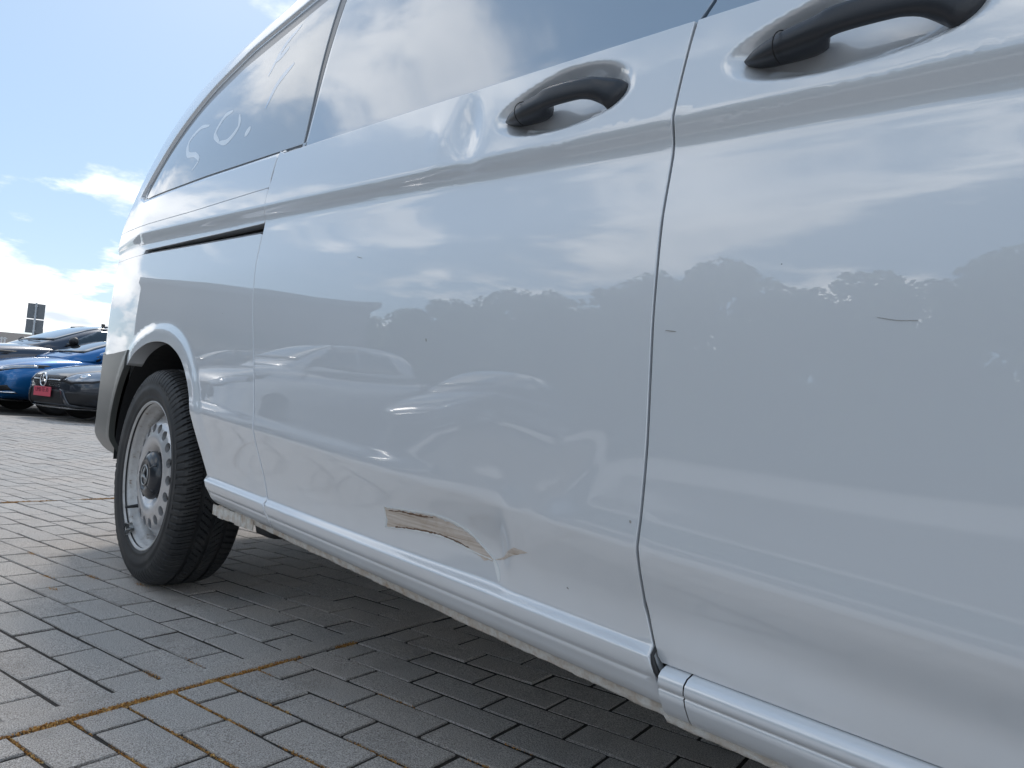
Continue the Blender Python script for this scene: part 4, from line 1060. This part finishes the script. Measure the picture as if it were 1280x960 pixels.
coupe = dict(W=.905, R=.325, body=coupe_body, cabin=cabin_gen(-1.95, -1.0, .0, .95, .93, 1.40, .90, .66), wheels=(1.42, -1.40), bulge=.075,
    side_glass=[[(.55, .97), (.05, 1.30), (-.45, 1.34), (-.95, 1.25), (-1.25, 1.05), (-1.2, .98)]], mirror=(.55, .93, .98),
    lamps=[[(.47,.585),(.56,.665),(.70,.725),(.86,.75),(.87,.66),(.80,.585),(.62,.56)]],
    intakes=[[(.46,.40),(.62,.425),(.84,.44),(.85,.26),(.60,.25)]], fins=[[(.43,.455),(.50,.43),(.60,.26),(.84,.24),(.84,.225),(.56,.232)]], finp=True,
    screen=[(-.58,1.02),(.58,1.02),(.50,1.33),(-.50,1.33)], wip=1.01,
    grille=rounded([(-.46,.635),(.46,.635),(.40,.53),(.26,.475),(-.26,.475),(-.40,.53)], [.03,.03,.05,.06,.06,.05]),
    bars=[[(-.40,.577),(-.1,.577),(-.1,.562),(-.39,.562)], [(.40,.577),(.1,.577),(.1,.562),(.39,.562)]],
    lower=[[(-.43,.44),(.43,.44),(.50,.25),(-.50,.25)]], splitter=[[(-.72,.225),(.72,.225),(.72,.205),(-.72,.205)]])
def hatch_body(W):
    S = lambda x, w, zb, zm, zs, wh, zh, zc2: (x, [(w*.55, zb), (w*.93, zb+.02), (w, zm), (w*.965, zs), (wh, zh), (0, zc2)])
    return [S(-2.1, W*.85, .34, .60, .92, .5, 1.0, 1.02), S(-1.95, W*.96, .24, .58, .94, .6, 1.02, 1.03), S(-1.4, W, .2, .58, .92, .62, 1.0, 1.01), S(-.5, W*.98, .18, .58, .90, .62, .98, 1.0), S(.4, W*.98, .18, .58, .90, .64, 1.0, 1.02),
            S(.95, W*.99, .18, .58, .90, .64, .98, 1.01), S(1.4, W*1.0, .2, .57, .86, .62, .93, .96), S(1.75, W*.985, .2, .55, .80, .60, .86, .89), S(2.0, W*.94, .2, .50, .73, .56, .78, .81), S(2.12, W*.82, .19, .46, .66, .48, .71, .74)]
hatch = dict(W=.90, R=.325, body=hatch_body, cabin=cabin_gen(-2.0, -1.55, .05, 1.15, 1.0, 1.47, .91, .70), wheels=(1.30, -1.32), bulge=.07,
    side_glass=[[(.72, 1.03), (.15, 1.36), (-.45, 1.40), (-.45, 1.02)], [(-.5, 1.02), (-.5, 1.40), (-1.1, 1.36), (-1.35, 1.05)]], mirror=(.68, .94, 1.05),
    lamps=[[(.38,.665),(.50,.70),(.66,.74),(.82,.78),(.84,.745),(.72,.68),(.55,.64),(.42,.635)]],
    intakes=[[(.56,.40),(.78,.44),(.80,.36),(.60,.32)]], fins=[[(.55,.31),(.80,.345),(.80,.325),(.55,.29)]],
    screen=[(-.62,1.08),(.62,1.08),(.54,1.40),(-.54,1.40)], wip=1.07,
    grille=rounded([(-.40,.64),(.40,.64),(.34,.59),(-.34,.59)], .02), bars=[[(-.34,.622),(.34,.622),(.33,.608),(-.33,.608)]],
    lower=[[(-.48,.46),(.48,.46),(.44,.26),(-.44,.26)]], splitter=[[(-.66,.235),(.66,.235),(.66,.215),(-.66,.215)]])
def suv_body(W):
    S = lambda x, w, zb, zm, zs, wh, zh, zc2: (x, [(w*.55, zb), (w*.93, zb+.02), (w, zm), (w*.965, zs), (wh, zh), (0, zc2)])
    return [S(-2.2, W*.86, .40, .70, 1.04, .5, 1.12, 1.14), S(-2.05, W*.96, .3, .68, 1.06, .6, 1.14, 1.15), S(-1.5, W, .26, .66, 1.04, .62, 1.12, 1.13), S(-.5, W*.98, .24, .66, 1.02, .62, 1.10, 1.12), S(.4, W*.98, .24, .66, 1.02, .64, 1.11, 1.13),
            S(.95, W*.99, .24, .66, 1.02, .66, 1.09, 1.12), S(1.4, W*1.0, .26, .66, .99, .64, 1.05, 1.08), S(1.8, W*.99, .26, .62, .94, .62, 1.0, 1.03), S(2.08, W*.95, .26, .56, .87, .58, .92, .95), S(2.2, W*.84, .25, .52, .78, .5, .84, .87)]
suv = dict(W=.92, R=.35, body=suv_body, cabin=cabin_gen(-2.12, -1.75, .0, 1.12, 1.10, 1.60, .92, .74), wheels=(1.36, -1.36), bulge=.06,
    side_glass=[[(.70, 1.15), (.12, 1.47), (-.45, 1.52), (-.45, 1.13)], [(-.5, 1.13), (-.5, 1.52), (-1.3, 1.47), (-1.55, 1.17)]], mirror=(.66, .97, 1.20), mirror_mat=M_black,
    lamps=[[(.42,.80),(.60,.86),(.82,.91),(.84,.86),(.70,.79),(.50,.765)]], intakes=[[(.56,.50),(.80,.54),(.80,.42),(.60,.40)]],
    screen=[(-.64,1.19),(.64,1.19),(.56,1.52),(-.56,1.52)], wip=1.17,
    grille=rounded([(-.42,.80),(.42,.80),(.36,.62),(-.36,.62)], .03), bars=[[(-.40,.73),(.40,.73),(.40,.71),(-.40,.71)]],
    lower=[[(-.5,.52),(.5,.52),(.46,.34),(-.46,.34)]])
CAR_RZ = PA-math.pi/2
def car_at(a, b, d=2.3): p = pv(a, b+d); return (p.x, p.y, 0)
GRP = 'cars parked side by side beyond the van'
merc, bv, _ = build_car(coupe, 'parked_coupe', 'dark grey coupe with star emblem and pink plate, nearest of the parked cars', 'car', car_at(-12.3, 5.25, 2.5), CAR_RZ, M_grey, GRP); merc.scale = (1.08,)*3
def on_nose(bvh, y, z): return bvh.ray_cast(Vector((5, y, z)), Vector((-1, 0, 0)))[0]
hp = on_nose(bv, 0, .565)
bm = bmesh.new(); add_tube(bm, [(hp.x+.03, .092*math.cos(a), .565+.092*math.sin(a)) for a in np.linspace(0, 2*math.pi, 41)], .011, 8, False)
for k in range(3):
    a = math.pi/2+k*2*math.pi/3; add_tube(bm, [(hp.x+.034, 0, .565), (hp.x+.03, .09*math.cos(a), .565+.09*math.sin(a))], [.022, .004], 6)
cbm('star_emblem', bm, M_chrome, merc)
bm = bmesh.new()           # mesh of the diamond grille
for r_ in range(6):
    for c_i in range(-9, 10):
        y, z = c_i*.045+(r_ % 2)*.0225, .49+.024*r_
        if abs(y) > .42 or abs(z-.57) < .012 or math.hypot(y, z-.565) < .12: continue
        h = on_nose(bv, y, z)
        if h: add_box(bm, (h.x+.012, y, z), (.012, .018, .009))
tag(cbm('grille_mesh', bm, M_alloy, merc, False), kind='stuff')
hp = on_nose(bv, 0, .40); bm = bmesh.new(); add_box(bm, (hp.x+.03, 0, .40), (.015, .50, .135), None, .004); plate = cbm('number_plate', bm, M_plate, merc, False)
for txt, sz, zz_ in (('UMB·TE·30', .085, .395),):
    cu = bpy.data.curves.new('plate_text', 'FONT'); cu.body = txt; cu.size = sz; cu.align_x = 'CENTER'; cu.extrude = .001
    to = bpy.data.objects.new('plate_text', cu); COL.objects.link(to); me = bpy.data.meshes.new_from_object(to.evaluated_get(bpy.context.evaluated_depsgraph_get())); bpy.data.objects.remove(to)
    me.transform(Matrix.Translation((hp.x+.0390, 0, zz_)) @ Matrix.Rotation(math.pi/2, 4, 'Z') @ Matrix.Rotation(math.pi/2, 4, 'X')); clink('plate_text', me, M_ptext, plate)
blue, _, _ = build_car(hatch, 'parked_hatchback', 'bright blue hatchback parked between the dark coupe and the slate car', 'car', car_at(-14.7, 5.28, 2.2), CAR_RZ, M_blue, GRP); blue.scale = (1.06,)*3
suvo, _, bg_ = build_car(suv, 'parked_crossover', 'dark slate crossover with roof rails, farthest of the parked cars', 'car', car_at(-16.3, 5.15, 2.5), CAR_RZ, M_navy, GRP); suvo.scale = (1.16,)*3
for s in (1, -1):
    bm = bmesh.new(); pts = []
    for x in np.linspace(.05, -1.6, 9):
        h = bg_.ray_cast(Vector((x, s*.58, 5)), Vector((0, 0, -1)))[0]
        if h: pts.append(h+Vector((0, 0, .035)))
    add_tube(bm, [pts[0]-Vector((0, 0, .03))]+pts+[pts[-1]-Vector((0, 0, .03))], .014, 6); cbm('roof_rail', bm, M_black, suvo)
# cars on the camera's side of the lot, seen mirrored in the van's paint
def kids(o): return [c for c in bpy.data.objects if c.parent == o]
def copy_car(src, label, loc, rz, paint, old, group):
    r = src.copy(); COL.objects.link(r); r.location = loc; r.rotation_euler = (0, 0, rz); r['label'] = label; r['group'] = group
    for c in kids(src):
        d = c.copy(); COL.objects.link(d); d.parent = r
        if c.data.materials[0] == old: d.material_slots[0].link = 'OBJECT'; d.material_slots[0].material = paint
        for g in kids(c): e = g.copy(); COL.objects.link(e); e.parent = d
    return r
G2 = 'cars mirrored in the van door'
copy_car(blue, 'dark hatchback mirrored in the middle of the sliding door', (-11.5, -8.2, 0), R(72), M_navy, M_blue, G2)
copy_car(suvo, 'silver crossover mirrored in the van between sliding door and wheel arch', (-13.6, -5.2, 0), R(78), M_silver, M_navy, G2)
copy_car(suvo, 'dark crossover mirrored in the rear quarter panel', (-18.5, -5.0, 0), R(76), M_navy, M_navy, G2)
# ================================ sign, building, pole, trees ===========================
def at(x, y, D): return Vector((0, 0, CAM_H))+(right*((x-640)/919)+down*((y-480)/919)+fwd)*D
M_signb = mat('sign_back_grey', (.17,.185,.20), .5, .3); M_galv = mat('galvanised_post', (.45,.46,.47), .45, .6)
sp_ = at(44.5, 391, 27); sg = thing('road_sign', 'two grey sign panels seen from behind on one post, above the parked cars', 'sign', (sp_.x, sp_.y, 0), math.atan2(fwd.y, fwd.x)+R(20))
zt = sp_.z
def sbox(name, c, s, m, par, bev=.004):
    bm = bmesh.new(); add_box(bm, c, s, None, bev); return cbm(name, bm, m, par, False)
sbox('sign_panel', (.05, 0, zt+.06), (.012, .56, .56), M_signb, sg); sbox('sign_panel', (.05, 0, zt-.50), (.012, .56, .50), M_signb, sg)
bm = bmesh.new(); add_tube(bm, [(0, 0, 0), (0, 0, zt+.36)], .034, 12); cbm('post', bm, M_galv, sg)
for z in (.24, -.12, -.34, -.66): sbox('clamp', (.02, 0, zt+z), (.06, .10, .04), M_galv, sg)
bp = at(-40, 415, 62); M_wall = mat('pale_render', (.55,.54,.52), .85); M_tile = mat('dark_roof', (.06,.055,.055), .7)
hs = thing('long_house', 'long low house with dark roof at the far left behind the cars', 'house', (bp.x, bp.y, 0), math.atan2(right.y, right.x)+R(8))
he = bp.z-.75
sbox('wall', (0, 4, he/2), (9.6, 8, he), M_wall, hs, .01)
bm = bmesh.new(); rf = [(-5.1, -.5, he-.1), (5.1, -.5, he-.1), (5.1, 4, he+1.25), (-5.1, 4, he+1.25), (-5.1, 8.5, he-.1), (5.1, 8.5, he-.1)]; q = [bm.verts.new(v) for v in rf]
for f in ((0,1,2,3), (3,2,5,4), (0,3,4), (1,5,2), (0,4,5,1)): bm.faces.new([q[i] for i in f])
rfo = cbm('roof', bm, M_tile, hs, False); sbox('chimney', (3.6, 4, he+1.4), (.5, .5, .9), M_tile, rfo, .01)
for i in range(6): w_ = sbox('window', (-4.0+i*1.6, -.01, he*.55), (.8, .06, 1.1), M_cglass, hs, .01); sbox('frame', (-4.0+i*1.6, -.03, he*.55-.6), (.95, .12, .07), M_wall, w_, .005)
# white picket fence before it
fp = at(-40, 423, 55); fe = thing('pale_fence', 'pale picket fence in front of the far house', 'fence', (fp.x, fp.y, 0), math.atan2(right.y, right.x)+R(6)); M_fence = mat('fence_paint', (.60,.60,.60), .7)
for z in (fp.z-.55, fp.z+.25): sbox('rail', (-.9, .04, z), (7.2, .05, .09), M_fence, fe, .005)
pm = None
for i in range(32):
    if pm is None: pm = sbox('picket', (-4.4, 0, fp.z/2+.2), (.12, .025, fp.z+.3), M_fence, fe, .004)
    else: o = pm.copy(); COL.objects.link(o); o.location.x = i*.225
ch = at(99, 404, 70); ho = thing('gabled_house', 'roof ridge with one chimney just above the roof of the slate car', 'house', (ch.x, ch.y, 0), math.atan2(right.y, right.x)-R(15))
sbox('wall', (0, 2.5, ch.z/2-.9), (3.0, 5, ch.z-1.8), M_wall, ho, .01)
bm = bmesh.new(); z0 = ch.z-1.8; q = [bm.verts.new(v) for v in ((-1.7, -.2, z0), (1.7, -.2, z0), (1.7, 2.5, ch.z-.1), (-1.7, 2.5, ch.z-.1), (-1.7, 5.2, z0), (1.7, 5.2, z0))]
for f in ((0,1,2,3), (3,2,5,4), (0,3,4), (1,5,2), (0,4,5,1)): bm.faces.new([q[i] for i in f])
r2 = cbm('roof', bm, M_tile, ho, False); sbox('chimney', (.35, 2.5, ch.z+.02), (.18, .3, .55), M_tile, r2, .01)
bm = bmesh.new()
for y0_, y1_ in ((.14, .20), (-.05, 0)):
    pts = [Vector((.35+12*t, 2.5, ch.z+y0_+1.4*t-.8*t*(1-t))) for t in np.linspace(0, 1, 14)]; add_tube(bm, pts, .008, 4)
cbm('overhead_wire', bm, M_dark, r2, False)
# flat-roofed building out of frame, mirrored at the van's rear corner
sh = thing('showroom', 'grey flat-roofed building mirrored at the rear corner of the van', 'building', (-30, -10, 0), R(20)); M_clad = mat('grey_cladding', (.16,.165,.175), .5)
sbox('wall', (0, 0, 2.1), (14, 8, 4.2), M_clad, sh, .03); sbox('roof', (0, 0, 4.35), (14.6, 8.6, .3), M_signb, sh, .03)
for i in range(7): sbox('window', (-5.6+i*1.85, 4.01, 1.5), (1.6, .06, 2.4), M_cglass, sh, .01); sbox('window', (7.01, -3+i*.95, 1.5), (.06, .85, 2.4), M_cglass, sh, .01)
# trees across the lot
M_bark = mat('bark', (.09,.07,.05), .9); M_leaf = mat('leaf', (.06,.10,.03), .6)
t_ = NT(M_leaf); t_.set('Base Color', t_.ramp(t_.n('ShaderNodeNewGeometry').outputs['Random Per Island'], [(0, (.03,.055,.018)), (.5, (.06,.10,.03)), (1, (.11,.15,.05))]))
def tree_mesh(seed, H, Rw):
    rg = random.Random(seed); bm = bmesh.new(); add_tube(bm, [(0, 0, 0), (.05, .03, H*.3), (-.05, .06, H*.6), (.02, 0, H*.85)], [.17, .13, .08, .03], 8)
    cl = []
    for k in range(11):
        a = rg.uniform(0, 6.28); z0 = H*rg.uniform(.22, .6); z1 = z0+H*rg.uniform(.12, .32); r_ = Rw*rg.uniform(.45, .9)
        add_tube(bm, [(0, 0, z0), (r_*.5*math.cos(a), r_*.5*math.sin(a), (z0+z1)/2+.2), (r_*math.cos(a), r_*math.sin(a), z1)], [.07, .045, .02], 5); cl.append((r_*math.cos(a), r_*math.sin(a), z1))
    trunk = bpy.data.meshes.new('trunk'); bm.to_mesh(trunk); bm.free(); trunk.materials.append(M_bark)
    for k in range(44):
        a = rg.uniform(0, 6.28); u = rg.uniform(-1, 1); r_ = Rw*math.sqrt(max(0, 1-u*u))*rg.uniform(.4, 1.0); cl.append((r_*math.cos(a), r_*math.sin(a), H*.52+u*H*.47))
    V = []; F = []
    for c in cl:
        cr_ = Rw*rg.uniform(.26, .42)
        for _ in range(170):
            d = Vector((rg.gauss(0, 1), rg.gauss(0, 1), rg.gauss(0, 1))).normalized()*cr_*rg.uniform(.35, 1)**.6; p = Vector(c)+d; s = rg.uniform(.13, .26)
            n_ = Vector((rg.gauss(0, 1), rg.gauss(0, 1), rg.gauss(.6, 1))).normalized(); e1 = n_.orthogonal().normalized(); e2 = n_.cross(e1); k = len(V)
            V += [tuple(p+e1*s), tuple(p+e2*s*.6), tuple(p-e1*s), tuple(p-e2*s*.6)]; F.append((k, k+1, k+2, k+3))
    cm = bpy.data.meshes.new('crown'); cm.from_pydata(V, [], F); cm.materials.append(M_leaf)
    return trunk, cm
TM = [tree_mesh(s, 1.0*h, r) for s, h, r in ((1, 7.4, 2.9), (2, 6.2, 3.1), (3, 8.3, 3.2))]
spots = [(-52, -25, 1), (-46, -24, 0), (-40.5, -25, 1), (-35.5, -24, 0), (-31, -25.5, 2), (-26, -24.5, 0), (-21, -25.5, 2), (-16, -24.5, 2), (-11, -25, 0), (-6, -25.5, 2), (-1, -25, 0), (4, -26, 2)]
words = ['eleventh from the front end', 'tenth', 'ninth', 'eighth', 'seventh', 'sixth', 'fifth', 'fourth', 'third', 'second']
ordn = ['last', 'eleventh', 'tenth', 'ninth', 'eighth', 'seventh', 'sixth', 'fifth', 'fourth', 'third', 'second', 'first']
for i, (x, y, k) in enumerate(spots):
    r_ = thing('broadleaf_tree', '%s tree mirrored in the van, counted from front door to rear' % ordn[i], 'tree', (x, y, 0), i*1.3, 'trees mirrored in the van')
    for nm, me in zip(('trunk', 'crown'), TM[k]): o = bpy.data.objects.new(nm, me); COL.objects.link(o); o.parent = r_

# unseen hedge added behind the trees to close bright gaps in the reflection
V = []; F = []; hx = np.arange(-62, 12, .35); prof = [(1.0, 0), (1.05, 1.2), (1.0, 2.4), (.75, 3.0), (0, 3.2), (-.75, 3.0), (-1.0, 2.0), (-1.0, 0)]
for x in hx:
    for y, z in prof: V.append((x, -29+y+.35*noise.noise(Vector((x*1.3, y, z*1.3))), z+.35*noise.noise(Vector((x*.9, y*2, 7))) if z > 0 else 0))
n = len(prof)
for i in range(len(hx)-1):
    for k in range(n-1): a = i*n+k; F.append((a, a+1, a+n+1, a+n))
hedge = thing('added_hedge', 'long dark hedge added out of view to fill the reflection beneath the trees', 'hedge', (-25, -29, 0))
mesh_obj('foliage', V, F, M_leaf, hedge, True)
